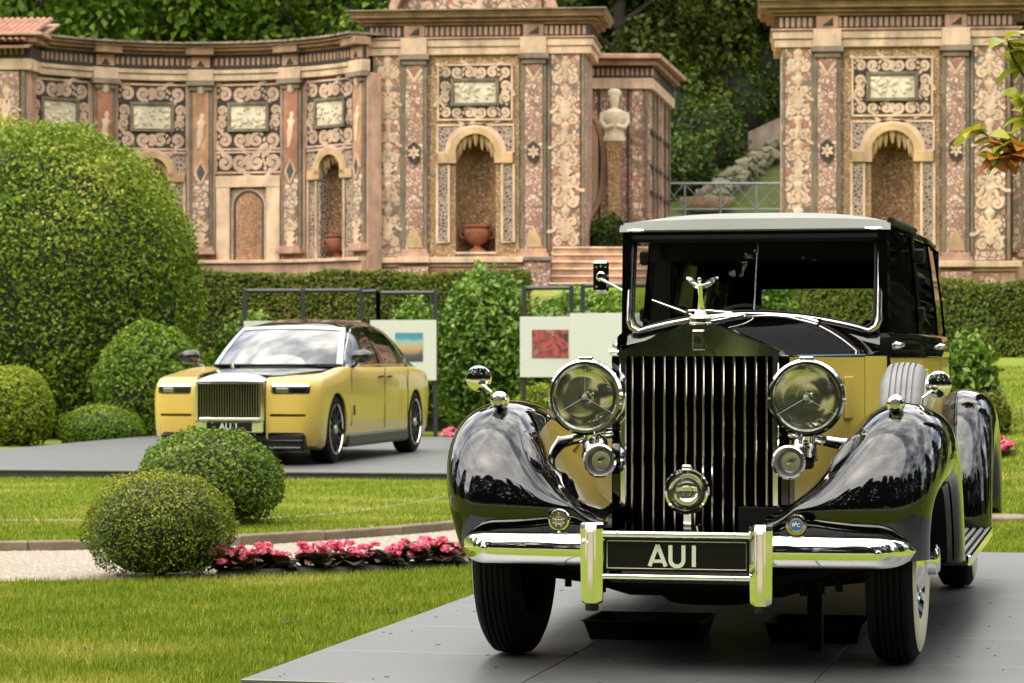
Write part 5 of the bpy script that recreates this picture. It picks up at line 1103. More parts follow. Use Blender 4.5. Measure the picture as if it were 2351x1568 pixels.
# --- bumper
def bar_sec(x, y, z, h, d):
    return [(x, y+d*(-math.cos(a))*(1 if math.cos(a) > -.2 else .6)*1., z+h*math.sin(a)) for a in np.linspace(-PI/2-.25, PI/2+.25, 15)]
for s in (-1, 1):
    mb = MB(); G = []
    for t in np.linspace(0, 1, 26):
        x = .335+t*.535; end = max(0, (t-.74)/.26); k = math.sqrt(max(.0009, 1-end**2.3)); yb = -.64+.05*t*t+.11*end**2
        G.append(bar_sec(s*x, yb, .468, .062*k, .052*k))
    mb.grid(G); b_ = P_('bumper_bar', mb, 'chrome', ang=60)
    P_('bumper_bolt', MB().lathe([(0, -.016), (.009, -.013), (.013, -.004), (.013, .004)], T((s*.745, -.662, .468)), 16, 'Y'), 'chrome', b_)
    # overrider: faceted upright
    op = [(-.043, .0), (-.043, -.018), (-.020, -.040), (.020, -.040), (.043, -.018), (.043, .0)]
    mb = MB(); rows = []
    for z, k, yy in ((.262, .86, .012), (.272, .93, .0), (.30, .95, 0), (.45, 1.0, 0), (.55, 1.02, 0), (.566, 1.0, .006), (.572, .9, .014)):
        rows.append([(s*.318+x*k, -.69+y*k+yy, z-(.010 if (z < .28 and abs(x) > .03) else 0)*-1) for x, y in op])
    mb.grid(rows); mb.add(rows[0], [tuple(range(6))]); mb.add(rows[-1], [tuple(range(6))]); mb.grid([[r[0], r[-1]] for r in rows]); ov = P_('overrider', mb, 'chrome', ang=15)
    P_('overrider_rib', MB().box(s*.318-.013, s*.318+.013, -.737, -.728, .285, .545, b=.004), 'chrome', ov)
    P_('overrider_foot', MB().lathe([(.024, .243), (.026, .247), (.026, .262), (.022, .275)], T((s*.318, -.70, 0)), 16), 'trim_black', ov)
    P_('bumper_iron', MB().box(s*.30-.03, s*.30+.03, -.66, -.1, .42, .47, b=.01), 'chassis')
    P_('frame_horn', MB().box(s*.33-.04, s*.33+.04, -.55, 1.2, .40, .50, b=.012), 'chassis')
for z, r in ((.530, .0125), (.372, .0110)):
    tb = MB(); tb.tube([(-.285, -.70, z), (.285, -.70, z)], r, 12)
    for x in (-.22, .22): tb.lathe([(r+.0005, -.003), (r+.002, 0), (r+.0005, .003)], T((x, -.70, z)), 12, 'X')
    P_('plate_rail', tb, 'chrome')
pl = P_('number_plate', MB().box(-.272, .272, -.692, -.68, .392, .514, b=.003), 'plate')
P_('plate_border', MB().ribbon([(-.262, .403), (-.262, .505), (.262, .505), (.262, .403), (-.2635, .403)], .003, -.6945, -.691), 'letter', pl)
def stroke(name, pts, w=.0145):
    m = MB(); m.ribbon(pts, w, -.698, -.6915); return P_(name, m, 'letter', pl, 20)
zb_, zt_ = .412, .491
stroke('letter_stroke', [(-.1005, zb_), (-.070, zt_)]); stroke('letter_stroke', [(-.0395, zb_), (-.070, zt_)]); stroke('letter_stroke', [(-.086, .431), (-.054, .431)], .012)
stroke('letter_stroke', [(-.0215, zt_)]+[(.003-.0245*math.cos(a), .4365-.0245*math.sin(a)*.98) for a in np.linspace(0, PI, 13)]+[(.0275, zt_)]); stroke('letter_stroke', [(.0665, zb_), (.0665, zt_)], .0150)
# --- badges on stalks
bl = thing('crest_badge', None, None); bl.parent = car; bl.matrix_local = T((-.458, -.63, .575))
MB().lathe([(.034, -.008), (.040, -.006), (.043, .0), (.041, .006), (.034, .006)], None, 40, 'Y').build('ring', 'chrome', bl)
MB().lathe([(0, -.003), (.035, -.003), (.036, .005), (0, .005)], None, 32, 'Y').build('field', 'bronze', bl)
cr_ = MB(); cr_.box(-.017, .017, -.009, -.002, -.016, .008, b=.002); cr_.prism([(-.019, .008), (.019, .008), (0, .02)], -.010, -.002)
for x in (-.011, 0, .011): cr_.box(x-.003, x+.003, -.012, -.008, -.012, .004, b=.001)
for x, z in ((-.02, -.01), (.02, -.01), (-.02, .004), (.02, .004), (0, .026), (-.01, -.022), (.01, -.022)): cr_.lathe([(0, -.011), (.004, -.009), (.005, -.002)], T((x, 0, z)), 8, 'Y')
cr_.build('crest', 'brushed', bl); MB().tube([(0, .004, -.04), (0, .01, -.07)], .008, 8).build('stalk', 'chrome', bl)
br = thing('club_badge', None, None); br.parent = car; br.matrix_local = T((.440, -.63, .568))
MB().lathe([(0, -.004), (.026, -.004), (.028, -.009), (.038, -.008), (.041, -.002), (.041, .006), (0, .006)], None, 40, 'Y').build('disc', 'nickel', br)
MB().prism([(.0245*math.cos(a)*(1 if k % 2 else .93), .0225*math.sin(a)*(1 if k % 2 else .93)) for k, a in enumerate(np.linspace(0, 2*PI, 9)[:-1])], -.0085, -.003).build('enamel', 'enamel_blue', br)
for ch, x, z, sz in (('R', -.0095, .0015, .019), ('A', -.0005, .005, .019), ('C', .0095, .0, .019)): link('lettering', text_mesh(ch, sz, 'letter', ext=.0006, off=.0006), br, T((x, -.0095, z), 0, R(90)))
for i in range(36): a = 2*PI*i/36; MB().box(-.0009, .0009, -.0095, -.007, .030, .0365, Matrix.Rotation(a, 4, 'Y')).build('rim_mark', 'bronze', br) if i % 2 else None
MB().tube([(0, .004, -.04), (0, .01, -.07)], .008, 8).build('stalk', 'chrome', br)
# --- side lamps and mirrors on the fenders
for s in (-1, 1):
    sl = thing('side_lamp', None, None); sl.parent = car; sl.matrix_local = T((s*.80 if s > 0 else -.835, -.06, 1.022))
    sl.matrix_local = T(((.778, -.28, 1.014) if s > 0 else (-.770, -.28, 1.022)))
    MB().lathe([(.020, -.032), (.030, -.026), (.036, -.010), (.036, .02), (.028, .06), (.012, .095), (0, .10)], None, 28, 'Y').build('body', 'chrome', sl)
    MB().lathe([(.022, -.030), (.0, -.036)], None, 20, 'Y').build('lens', 'brushed', sl); MB().box(-.010, .010, -.005, .05, -.035, -.02, b=.004).build('foot', 'chrome', sl)
    fm = thing('fender_mirror', None, None); fm.parent = car
    fm.matrix_local = T((.915, .10, 1.085) if s > 0 else (-.925, .02, 1.105), s*R(-6))
    MB().lathe([(0, -.012), (.03, -.014), (.05, -.006), (.053, .004), (.050, .010), (0, .012)], T(s=(1, 1, 1)), 36, 'Y').build('mirror_head', 'chrome', fm)
    MB().lathe([(0, -.034), (.014, -.030), (.017, -.018), (.010, -.012)], T((-s*.018, 0, -.022)), 16, 'Y').build('swivel', 'chrome', fm)
    MB().tube([(-s*.018, -.03, -.024), (-s*.055, -.035, -.052), (-s*.062, -.02, -.095)], .0055, 8).build('stalk', 'chrome', fm)
# --- bodywork behind the scuttle
TH = lambda y: lerp([1.45, 1.8, 2.6, 5.0], [.004, .02, .05, .075], y)
WB = lambda y: lerp([1.45, 1.9, 2.5, 3.3, 4.1, 4.7, 5.0], [.612, .645, .690, .72, .71, .66, .58], y)
ZR = lambda y: lerp([1.50, 1.6, 1.75, 2.2, 2.8, 3.6, 4.3, 4.8, 5.05], [1.803, 1.828, 1.845, 1.86, 1.872, 1.872, 1.845, 1.76, 1.60], y)
for s in (-1, 1):
    for nm, a, b2, mat in (('front_door', 1.475, 2.50, 'yellow_paint'), ('rear_door', 2.508, 3.35, 'yellow_paint'), ('rear_quarter', 3.358, 5.0, 'yellow_paint')):
        mb = MB(); ys = np.linspace(a, b2, 10)
        mb.grid([[(s*WB(y)*k, y, z) for k, z in ((1.0, 1.19), (1.012, 1.05), (1.015, .85), (1.0, .60), (.96, .42))] for y in ys]); P_(nm, mb, mat)
    mb = MB(); ys = np.linspace(1.475, 5.0, 22); mb.grid([[(s*(WB(y)+.006), y, 1.192), (s*(WB(y)+.010), y, 1.215), (s*(WB(y)+.006), y, 1.285), (s*(WB(y)-.012), y, 1.302)] for y in ys]); P_('waist_panel', mb, 'black_paint', ang=50)
    def post(nm, y0, y1, zt):
        m = MB(); m.grid([[(s*(WB(y)-.012-TH(y)*((z-1.3)/.5)**1.3), y, z) for z in np.linspace(1.30, zt, 7)] for y in (y0, (y0+y1)/2, y1)]); m.grid([[(s*(WB(y)-.052-TH(y)*((z-1.3)/.5)**1.3), y, z) for z in np.linspace(1.30, zt, 7)] for y in (y0, (y0+y1)/2, y1)])
        for y in (y0, y1): m.grid([[(s*(WB(y)-q-TH(y)*((z-1.3)/.5)**1.3), y, z) for z in np.linspace(1.30, zt, 7)] for q in (.012, .052)])
        P_(nm, m, 'black_paint', ang=50)
    post('windscreen_pillar', 1.49, 1.58, 1.762); post('door_pillar', 2.44, 2.58, 1.80); post('door_pillar', 3.30, 3.45, 1.80); post('rear_quarter_panel', 4.05, 5.0, 1.80)
    m = MB(); m.grid([[(s*(WB(y)-.018-TH(y)*((z-1.3)/.5)**1.3), y, z) for z in np.linspace(1.30, 1.80, 5)] for y in np.linspace(1.58, 2.44, 6)]); P_('front_window', m, 'glass')
    m = MB(); m.grid([[(s*(WB(y)-.018-TH(y)*((z-1.3)/.5)**1.3), y, z) for z in np.linspace(1.30, 1.80, 5)] for y in np.linspace(2.58, 3.30, 6)]); P_('rear_window_glass', m, 'dark_glass')
    m = MB(); m.grid([[(s*(WB(y)-.018-TH(y)*((z-1.3)/.5)**1.3), y, z) for z in np.linspace(1.30, 1.80, 5)] for y in np.linspace(3.45, 4.05, 6)]); P_('quarter_glass', m, 'dark_glass')
    # door furniture
    for y, z in ((1.62, 1.245), (3.22, 1.245)):
        hd = P_('door_handle', MB().tube([(s*(WB(y)+.03), y-.05, z), (s*(WB(y)+.034), y, z+.004), (s*(WB(y)+.03), y+.10, z)], [.007, .011, .006], 10), 'chrome'); P_('handle_boss', MB().lathe([(.020, 0), (.017, .012), (.010, .034), (0, .036)], T((s*WB(y), y-.03, z), ry=s*R(90)), 16), 'chrome', hd)
    for z in (1.68, 1.40):
        P_('trafficator' if z > 1.5 else 'window_hinge', MB().box(s*(WB(2.5)-.03)-.035, s*(WB(2.5)-.03)+.035, 2.48, 2.56, z-.035, z+.035, b=.01), 'trim_black')
    for z in (1.10, .78): P_('door_hinge', MB().box(-.012, .012, -.02, .02, -.035, .035, b=.005), 'yellow_paint', M=T((s*(WB(2.5)+.012), 2.505, z)))
    P_('body_sill', MB().box(s*.60-.10, s*.60+.10, .9, 4.6, .33, .45, b=.02), 'chassis')
# canopy roof over the driver, black rear roof
def roof_sec(y, lift=0.):
    hw = WB(y)-TH(y)-.018; ze = 1.80+.0; out = []
    for i in range(27):
        x = -1+2*i/26; zc = ZR(y); e = 1.79
        out.append((x*(hw+.02)*1.0, y, e+(zc-e)*(1-abs(x)**3.2)+lift))
    return out
cv = MB(); rows = [[(x, 1.50, z-.02) for x, _, z in roof_sec(1.52)]]+[roof_sec(y, .012) for y in np.linspace(1.515, 2.46, 10)]
rows[0] = [(x*1.004, 1.493, 1.762) for x, _, z in roof_sec(1.52)]; cv.grid(rows); cp = P_('canvas_canopy', cv, 'canvas', ang=50)
for s in (-1, 1):
    mb = MB(); mb.tube([(s*(WB(y)-TH(y)+.004), y, 1.80) for y in np.linspace(1.51, 2.46, 8)], .017, 8); P_('canopy_piping', mb, 'trim_black', cp)
    P_('canopy_ferrule', MB().tube([(s*.50, 1.493, 1.768), (s*.555, 1.497, 1.768), (s*.585, 1.505, 1.768)], [.008, .010, .004], 8), 'chrome', cp)
P_('canopy_bead', MB().tube([(x, 1.496, 1.763) for x in np.linspace(-.53, .53, 10)], .007, 8), 'trim_black', cp)
mb = MB(); mb.grid([roof_sec(y) for y in np.linspace(2.44, 5.05, 20)]); P_('rear_roof', mb, 'black_paint', ang=60)
mb = MB(); mb.grid([[(x, y, z-.022) for x, y, z in roof_sec(q)] for q in np.linspace(1.54, 5.0, 16)]); P_('headlining', mb, 'void_black', ang=60)
P_('header_rail', MB().box(-.575, .575, 1.50, 1.56, 1.715, 1.76, b=.014), 'trim_black')
for s in (-1, 1): P_('cant_rail', MB().tube([(s*(WB(y)-TH(y)-.025), y, 1.785) for y in np.linspace(1.53, 4.95, 16)], .022, 8), 'black_paint')
# rear panel with window opening
rp = MB(); hw = .58
for (x0, x1, z0, z1) in ((-.60, -.42, .5, 1.80), (.42, .60, .5, 1.80), (-.42, .42, .5, 1.385), (-.42, .42, 1.585, 1.80)): rp.box(x0, x1, 4.99, 5.04, z0, z1)
P_('rear_panel', rp, 'black_paint'); P_('rear_light', MB().box(-.42, .42, 5.0, 5.006, 1.385, 1.585), 'glass')
P_('trunk', MB().lathe([(0, .45), (.55, .45), (.56, .8), (.52, 1.0), (.38, 1.1), (0, 1.12)], T((0, 5.1, 0), s=(1, .5, 1)), 24), 'black_paint')
# --- windscreen
def ws(x, z, off=0.):   # raked plane
    return (x, 1.470+.10*((z-1.30)/.43)+off, z)
zlow = lambda x: 1.382-.085*min(1, abs(x)/.56)**2.0
outl = [(-.565, 1.735)]+[(-.565, z) for z in np.linspace(1.66, 1.36, 6)]+[(-.552, 1.325), (-.52, 1.306)]+[(x, zlow(x)) for x in np.linspace(-.48, .48, 25)]+[(.52, 1.306), (.552, 1.325)]+[(.565, z) for z in np.linspace(1.36, 1.66, 6)]+[(.565, 1.735)]
mb = MB(); mb.tube([ws(x, z, -.012) for x, z in outl], .0155, 10); wf = P_('windscreen_frame', mb, 'nickel', ang=60)
mb = MB(); mb.tube([ws(x*.965, z+.018*(1 if z < 1.40 else 0), -.020) for x, z in outl], .006, 8); P_('glazing_bead', mb, 'trim_black', wf)
mb = MB(); mb.grid([[ws(x, zlow(x)+(1.73-zlow(x))*t) for t in np.linspace(0, 1, 5)] for x in np.linspace(-.55, .55, 23)]); P_('windscreen_glass', mb, 'glass', wf)
mb = MB(); mb.grid([[ws(x, zlow(x)-.05, -.02), ws(x, zlow(x)-.012, -.004), ws(x, zlow(x)+.0, .02)] for x in np.linspace(-.57, .57, 23)]); P_('screen_base', mb, 'black_paint', wf)
P_('centre_rod', MB().tube([ws(.003, 1.395, -.008), ws(.012, 1.71, -.008)], .0035, 6), 'chrome', wf)
for s in (-1, 1):
    P_('screen_clamp', MB().box(s*.585-.010, s*.585+.010, 1.505, 1.53, 1.655, 1.745, b=.005), 'chrome', wf)
    wp = thing('wiper', None, None); wp.parent = car
    if s < 0:
        MB().tube([ws(-.20, 1.352, -.06), ws(-.33, 1.405, -.045), ws(-.46, 1.452, -.03)], [.006, .005, .003], 6).build('blade', 'nickel', wp)
        MB().tube([ws(-.09, 1.392, -.05), ws(-.19, 1.402, -.055), ws(-.30, 1.402, -.05)], .004, 6).build('arm', 'chrome', wp); MB().lathe([(0, -.012), (.009, -.01), (.010, .012)], T(ws(-.295, 1.40, -.055)), 10, 'Y').build('pivot', 'chrome', wp)
    else:
        MB().tube([ws(-.03, 1.388, -.055), ws(.12, 1.376, -.055), ws(.29, 1.362, -.05)], [.003, .005, .006], 6).build('blade', 'trim_black', wp)
        MB().tube([ws(.07, 1.384, -.06), ws(.22, 1.372, -.062), ws(.30, 1.350, -.055)], [.004, .005, .008], 6).build('arm', 'chrome', wp); MB().lathe([(0, -.014), (.010, -.01), (.012, .02)], T(ws(.30, 1.345, -.05)), 10).build('pivot', 'trim_black', wp)
sm = thing('pillar_mirror', None, None); sm.parent = car; sm.matrix_local = T((-.712, 1.56, 1.562), R(4))
MB().box(-.036, .036, -.008, .014, -.072, .072, b=.010).build('mirror_back', 'chrome', sm)
MB().lathe([(0, -.026), (.016, -.024), (.022, -.012), (.024, -.006)], T((0, 0, 0)), 20, 'Y').build('swivel', 'chrome', sm)
for x, z in ((-.02, .045), (.0, .05), (.022, .045), (-.02, -.045)): MB().lathe([(0, -.012), (.005, -.011), (.006, -.007)], T((x, 0, z)), 10, 'Y').build('screw', 'chrome', sm)
MB().tube([(.0, -.02, -.012), (.05, -.015, -.036), (.115, -.03, -.072)], .006, 8).build('arm', 'chrome', sm); MB().lathe([(0, -.014), (.010, -.010), (.010, .012), (0, .016)], T((.108, -.03, -.075)), 12, 'Y').build('clamp', 'chrome', sm)
P_('window_winder_catch', MB().tube([(-.655, 1.50, 1.215), (-.635, 1.48, 1.22), (-.615, 1.48, 1.215)], [.014, .007, .010], 10), 'chrome')
# --- cabin
P_('cabin_floor', MB().box(-.58, .58, 1.45, 4.95, .50, .56), 'chassis')
P_('dashboard', MB().box(-.56, .56, 1.50, 1.62, 1.05, 1.24, b=.02), 'leather')
stw = P_('steering_wheel', MB().tube([(.215*math.cos(a), 0, .215*math.sin(a)) for a in np.linspace(0, 2*PI, 33)[:-1]], .010, 8, T((-.10, 1.86, 1.245), rx=R(-28)), closed=True), 'wire')
P_('steering_spokes', MB().tube([(-.2, 0, 0), (.2, 0, 0)], .008, 6, T((-.10, 1.86, 1.245), rx=R(-28))), 'brushed', stw)
for x, w in ((-.30, .26), (.0, .1), (.30, .26)):
    P_('seat_back', MB().box(x-w+.01, x+w-.01, 2.25, 2.38, .8, 1.345, b=.06), 'leather') if w > .2 else None
for x in (-.38, .0, .38): P_('rear_seat_back', MB().box(x-.185, x+.185, 4.35, 4.55, .8, 1.395, b=.05), 'leather')
for s in (-1, 1): P_('partition_post', MB().box(s*.585-.06, s*.585+.06, 2.44, 2.50, .6, 1.79, b=.01), 'trim_black')
P_('partition_top', MB().box(-.60, .60, 2.44, 2.50, 1.655, 1.79, b=.01), 'trim_black'); P_('partition_low', MB().box(-.60, .60, 2.44, 2.50, .6, 1.30, b=.01), 'trim_black')
# --- underside
P_('front_apron', MB().box(-.32, .32, -.5, -.1, .33, .44, b=.03), 'black_paint')
ax = P_('front_axle', MB().tube([(-.70, 0, .36), (-.45, 0, .33), (-.3, .02, .30), (.3, .02, .30), (.45, 0, .33), (.70, 0, .36)], [.045, .045, .06, .06, .045, .045], 12), 'chassis')
for s in (-1, 1):
    P_('suspension_arm', MB().tube([(s*.30, -.02, .33), (s*.48, -.05, .36), (s*.67, -.03, .40)], [.06, .04, .05], 10), 'chassis', ax)
    for k in range(3): P_('nut', MB().lathe([(0, -.03), (.014, -.03), (.014, 0), (.02, 0), (.02, .02)], T((s*(.40+.07*k), -.05, .285+.01*k)), 6), 'chassis', ax)
    P_('jack_post', MB().box(s*.40-.03, s*.40+.03, .35, .42, .0, .4, b=.005), 'chassis') if s > 0 else None
P_('sump', MB().lathe([(.28, .44), (.27, .26), (.2, .20), (0, .19)], T((0, .35, 0), s=(1, 1.4, 1)), 20), 'chassis')
P_('undertray', MB().box(-.52, .52, .8, 4.6, .30, .36, b=.02), 'chassis'); P_('rear_axle', MB().tube([(-.75, 3.607, .40), (-.12, 3.607, .40), (0, 3.607, .40), (.12, 3.607, .40), (.75, 3.607, .40)], [.05, .06, .15, .06, .05], 12), 'chassis')
P_('exhibit_card', MB().box(.165, .335, -.20, -.195, .505, .61, b=.001), 'plate')
for i in range(9): P_('sump_bolt', MB().lathe([(0, -.03), (.012, -.03), (.012, 0)], T((-.28+.07*i, -.28, .335)), 6), 'chassis')
# drip trays
for nm, u, v, w, d in (('left', 1500, 1440, .50, .42), ('right', 1895, 1447, .40, .42)):
    Y = 6242*(1.36-.17)/(v+34-821); X = (u-1175.5)/6242*Y
    o = thing('drip_tray', 'black plastic drip tray on the platform under the vintage car, '+('behind the left overrider' if nm == 'left' else 'beside the whitewall front wheel'), 'tray', (X, Y+.25, ZP1+.001), -PSI1, 'drip trays under the vintage car')
    mb = MB(); mb.grid([[(sx*w/2*k, sy*d/2*k, z) for sx, sy in ((-1, -1), (1, -1), (1, 1), (-1, 1))] for k, z in ((.90, 0), (1.0, .075), (1.03, .078), (1.03, .082), (.98, .082), (.88, .006))], cv=True); mb.add([(sx*w/2*.88, sy*d/2*.88, .006) for sx, sy in ((-1, -1), (1, -1), (1, 1), (-1, 1))], [(0, 1, 2, 3)]); mb.add([(sx*w/2*.9, sy*d/2*.9, 0) for sx, sy in ((-1, -1), (1, -1), (1, 1), (-1, 1))], [(3, 2, 1, 0)])
    mb.build('tray', 'plate', o, 20)
# ---------------------------------------------------------------- modern saloon (same local axes)
c2 = thing('modern_saloon', 'modern yellow saloon with black bonnet and roof on the far platform', 'car', O2, -PSI2)
def Q_(name, mb, mat, parent=None, ang=35., M=None): return mb.build(name, mat, parent or c2, ang, M)
WBS = 3.77; YR = 4.92
def plan_ring(W, yf, yr, cx, cy, n=15, bow=.05):
    """closed plan outline, front corners of radius cx,cy, slightly bowed front"""
    pts = []
    for i in range(n+1):                       # right front corner, from the nose round to the flank
        a = PI/2*i/n; pts.append((W-cx+cx*math.sin(a)**.9, yf+bow*0+cy*(1-math.cos(a)**.9)))
    for y in np.linspace(yf+cy, yr-.35, 20)[1:]: pts.append((W-.02*ss(2.6, 4.6, y)-.06*ss(3.8, 5.2, y), y))
    for i in range(1, 9): a = PI/2*i/8; pts.append((W-.06-.30+.30*math.cos(a), yr-.35+.35*math.sin(a)))
    L = [(-x, y) for x, y in pts[::-1]]
    front = [(-(W-cx)+2*(W-cx)*i/8, yf-bow*(1-((i-4)/4)**2)) for i in range(1, 8)]
    return pts+L+front
levels = [(.17, .92, -.70, 4.70), (.22, .965, -.80, 4.82), (.34, .99, -.85, 4.90), (.50, 1.0, -.87, 4.93), (.70, 1.006, -.875, 4.95), (.84, 1.0, -.87, 4.95), (.92, .985, -.855, 4.94), (.965, .962, -.835, 4.92), (.988, .93, -.80, 4.89), (.995, .86, -.72, 4.8)]
def zrise(y, z):
    w = max(0., min(1., (z-.62)/.3)); return w*(.118*float(ss(-.9, .75, y))-.06*float(ss(3.4, 4.9, y)))
rings = []
for z, W, yf, yr in levels:
    rings.append([(x, y, z+zrise(y, z)) for x, y in plan_ring(W, yf, yr, .34, .36)])
mb = MB(); mb.grid(rings, cv=True); n_ = len(rings[0]); mb.add(rings[0], [tuple(range(n_))]); mb.add(rings[-1], [tuple(range(n_))])
body = mb.mesh('body', 'yellow_matt', 38)
def cyl(x0, x1, y, z, r, n=40): return MB().lathe([(0, x0), (r, x0), (r, x1), (0, x1)], T((0, y, z)), n, 'X').mesh('cut', 'trim_black')
cuts = []
for y in (0, WBS):
    for s in (-1, 1): cuts.append(cyl(min(s*.72, s*1.2), max(s*.72, s*1.2), y, .39, .425))
for s in (-1, 1):
    cuts.append(MB().box(min(s*.47, s*.90), max(s*.47, s*.90), -1.1, -.60, .805, .925, b=.02).mesh('cut', 'trim_black'))      # lamp recess
    cuts.append(MB().box(min(s*.46, s*.86), max(s*.46, s*.86), -1.1, -.76, .555, .585, b=.01).mesh('cut', 'trim_black'))      # air slot
    cuts.append(MB().box(min(s*.43, s*.84), max(s*.43, s*.84), -1.1, -.70, .10, .375, b=.02).mesh('cut', 'trim_black'))      # lower intake
cuts.append(MB().box(-.415, .415, -1.2, -.70, .10, 1.2).mesh('cut', 'trim_black'))
bm_ = boolean(body, cuts); bm_.materials.clear(); bm_.materials.append(MAT['yellow_matt'])
bm_.polygons.foreach_set('use_smooth', [True]*len(bm_.polygons)); bm_.set_sharp_from_angle(angle=R(38))
bo = link('body', bm_, c2)
# lower black intake and splitter, sills
Q_('lower_intake', MB().box(-.85, .85, -.86, -.70, .17, .37, b=.03), 'trim_black'); Q_('splitter', MB().box(-.83, .83, -.91, -.72, .19, .215, b=.01), 'black_paint')
Q_('intake_bar', MB().box(-.84, .84, -.885, -.86, .275, .29, b=.004), 'black_paint')
for s in (-1, 1): Q_('sill', MB().box(s*.96-.05, s*.96+.05, .45, WBS-.45, .17, .33, b=.03), 'dark_metal')
# grille
g = Q_('grille_surround', MB(), 'chrome') if False else None
gs = MB()
for s in (-1, 1): gs.box(s*.385-.022, s*.385+.022, -.955, -.70, .50, .945, b=.008)
gs.box(-.363, .363, -.955, -.70, .925, .945, b=.008); gs.box(-.363, .363, -.950, -.70, .50, .545, b=.01)
gr = Q_('grille_surround', gs, 'chrome')
Q_('grille_back', MB().box(-.365, .365, -.86, -.72, .54, .93), 'trim_black', gr)
sm2 = MB().box(-.0055, .0055, -.03, .03, .545, .925, b=.003).mesh('grille_vane', 'nickel')
for i in range(24): link('grille_vane', sm2, gr, T((-.345+.03*i, -.905, 0)))
# pantheon top: brushed metal from the grille back over the bonnet front
pt = MB(); pt.grid([[(x*(.405+.012*t), -.955+t*.24, 0.945+(.080*(1-abs(x)**2.6)+.010)*math.sin(min(1, t*1.6+.08)*PI/2)+.022*t) for x in np.linspace(-1, 1, 17)] for t in np.linspace(0, 1, 10)]); Q_('bonnet_centre', pt, 'brushed', ang=50)
Q_('bumper_chrome', MB().box(-.40, .40, -.945, -.72, .375, .495, b=.012), 'chrome'); lp = Q_('number_plate', MB().box(-.265, .265, -.962, -.946, .388, .492, b=.004), 'plate')
link('lettering', text_mesh('AU 1', .105, 'letter', ext=.001, off=.001), lp, T((-.0, -.9635, .44), 0, R(90)))
# small winged figure
mo = thing('winged_ornament', None, None); mo.parent = c2; mo.matrix_local = T((0, -.80, 1.035))
MB().tube([(0, .03, 0), (0, .01, .04), (0, -.01, .09)], [.016, .010, .009], 8).build('figure', 'chrome', mo)
for s in (-1, 1): MB().grid([[(s*(.004+t*.05), t*.05, .075+t*.03-q*.02*math.sin(PI*t)) for q in (0, 1)] for t in np.linspace(0, 1, 6)]).build('wing', 'chrome', mo)
MB().lathe([(0, -.01), (.010, 0), (0, .01)], T((0, -.02, .105)), 8).build('head', 'chrome', mo)
# lamps
for s in (-1, 1):
    h = thing('headlamp', None, None); h.parent = c2; h.matrix_local = T((s*.68, -.79, .865), s*R(13))
    MB().box(-.215, .215, 0, .2, -.06, .06, b=.02).build('housing', 'dark_metal', h)
    MB().box(-.208, .208, -.060, -.005, .030, .056, b=.006).build('daytime_strip', 'lamp_lit', h)
    MB().box(-.17, -.03, -.02, .0, -.04, .012, b=.008).build('projector', 'brushed', h); MB().box(.0, .16, -.02, .0, -.04, .012, b=.008).build('projector', 'plate', h)
    MB().box(-.212, .212, -.052, -.049, -.052, .055, b=.001).build('cover', 'glass', h)
# bonnet
def bsec(t):
    y = -.90+t*1.75; hw = .412+(.80-.412)*float(ss(-.15, 1.1, t)); ze = 1.0+.10*t; zc = 1.03+.10*t
    return [(x*hw, y-.0*x*x, ze+(zc-ze)*(1-abs(x)**2.4)) for x in np.linspace(-1, 1, 21)]
mb = MB(); mb.grid([bsec(t) for t in np.linspace(.10, 1, 14)]); Q_('bonnet', mb, 'black_paint', ang=50)
# glasshouse: sections across the car
ZC = lambda y: lerp([.60, .80, 1.05, 1.30, 1.50, 1.65, 1.85, 2.2, 2.8, 3.2, 3.45, 3.65, 3.85, 4.05, 4.25, 4.5, 4.85], [1.125, 1.225, 1.355, 1.48, 1.575, 1.620, 1.662, 1.696, 1.704, 1.695, 1.67, 1.615, 1.515, 1.385, 1.25, 1.135, 1.07], y)
WC = lambda y: lerp([.60, .80, 1.1, 1.5, 2.3, 3.2, 3.9, 4.4, 4.85], [.60, .78, .85, .90, .925, .91, .86, .80, .72], y)
ZB = 1.10
def gsec(y, th, off=0.):
    n = lerp([.6, 1.2, 1.7, 3.2, 4.2, 4.8], [5.0, 4.6, 4.4, 4.0, 3.4, 3.0], y); h = max(.02, ZC(y)-ZB+.0); w = WC(y); c, s_ = math.cos(th), math.sin(th)
    z = h*abs(s_)**(2/n); x = w*abs(c)**(2/n)*(1 if c >= 0 else -1); x *= 1-.44*z*(1 if z < .52 else 1)*(.95 if y < 3.4 else .9)
    return (x*(1+off/w), y, ZB+z+off)
thz = lambda y, z: math.asin(min(1., max(0., (z-ZB)/max(.02, ZC(y)-ZB))**(lerp([.6, 1.2, 1.7, 3.2, 4.2, 4.8], [5.0, 4.6, 4.4, 4.0, 3.4, 3.0], y)/2)))
WS_B = lambda q: Vector((.80*q, .62+.30*q*q, 1.115)); WS_T = lambda q: Vector((.645*q, 1.46+.15*q*q, 1.602-.025*q*q))
YS = 1.86
def ws_pt(q, t, off=0.): p = WS_B(q).lerp(WS_T(q), t); k = .022*math.sin(PI*t); return (p.x, p.y-k*.6-off*.5, p.z+k+off)
def side_x(y, z): return abs(gsec(y, thz(y, z))[0])
def a_pt(z, t, s, off=0.):     # flank ahead of the first full section: from the screen edge back to YS
    e = WS_B(1.).lerp(WS_T(1.), max(0., min(1., (z-1.115)/.462))); x1 = side_x(YS, z); return (s*(e.x+(x1-e.x)*math.sin(t*PI/2)**.8+off), e.y+(YS-e.y)*t, z)
mb = MB(); mb.grid([[gsec(y, PI*i/48) for i in range(49)] for y in np.linspace(YS, 4.85, 36)]); rp_ = Q_('roof_and_pillars', mb, 'black_paint', ang=50)
thr = thz(YS, 1.577)
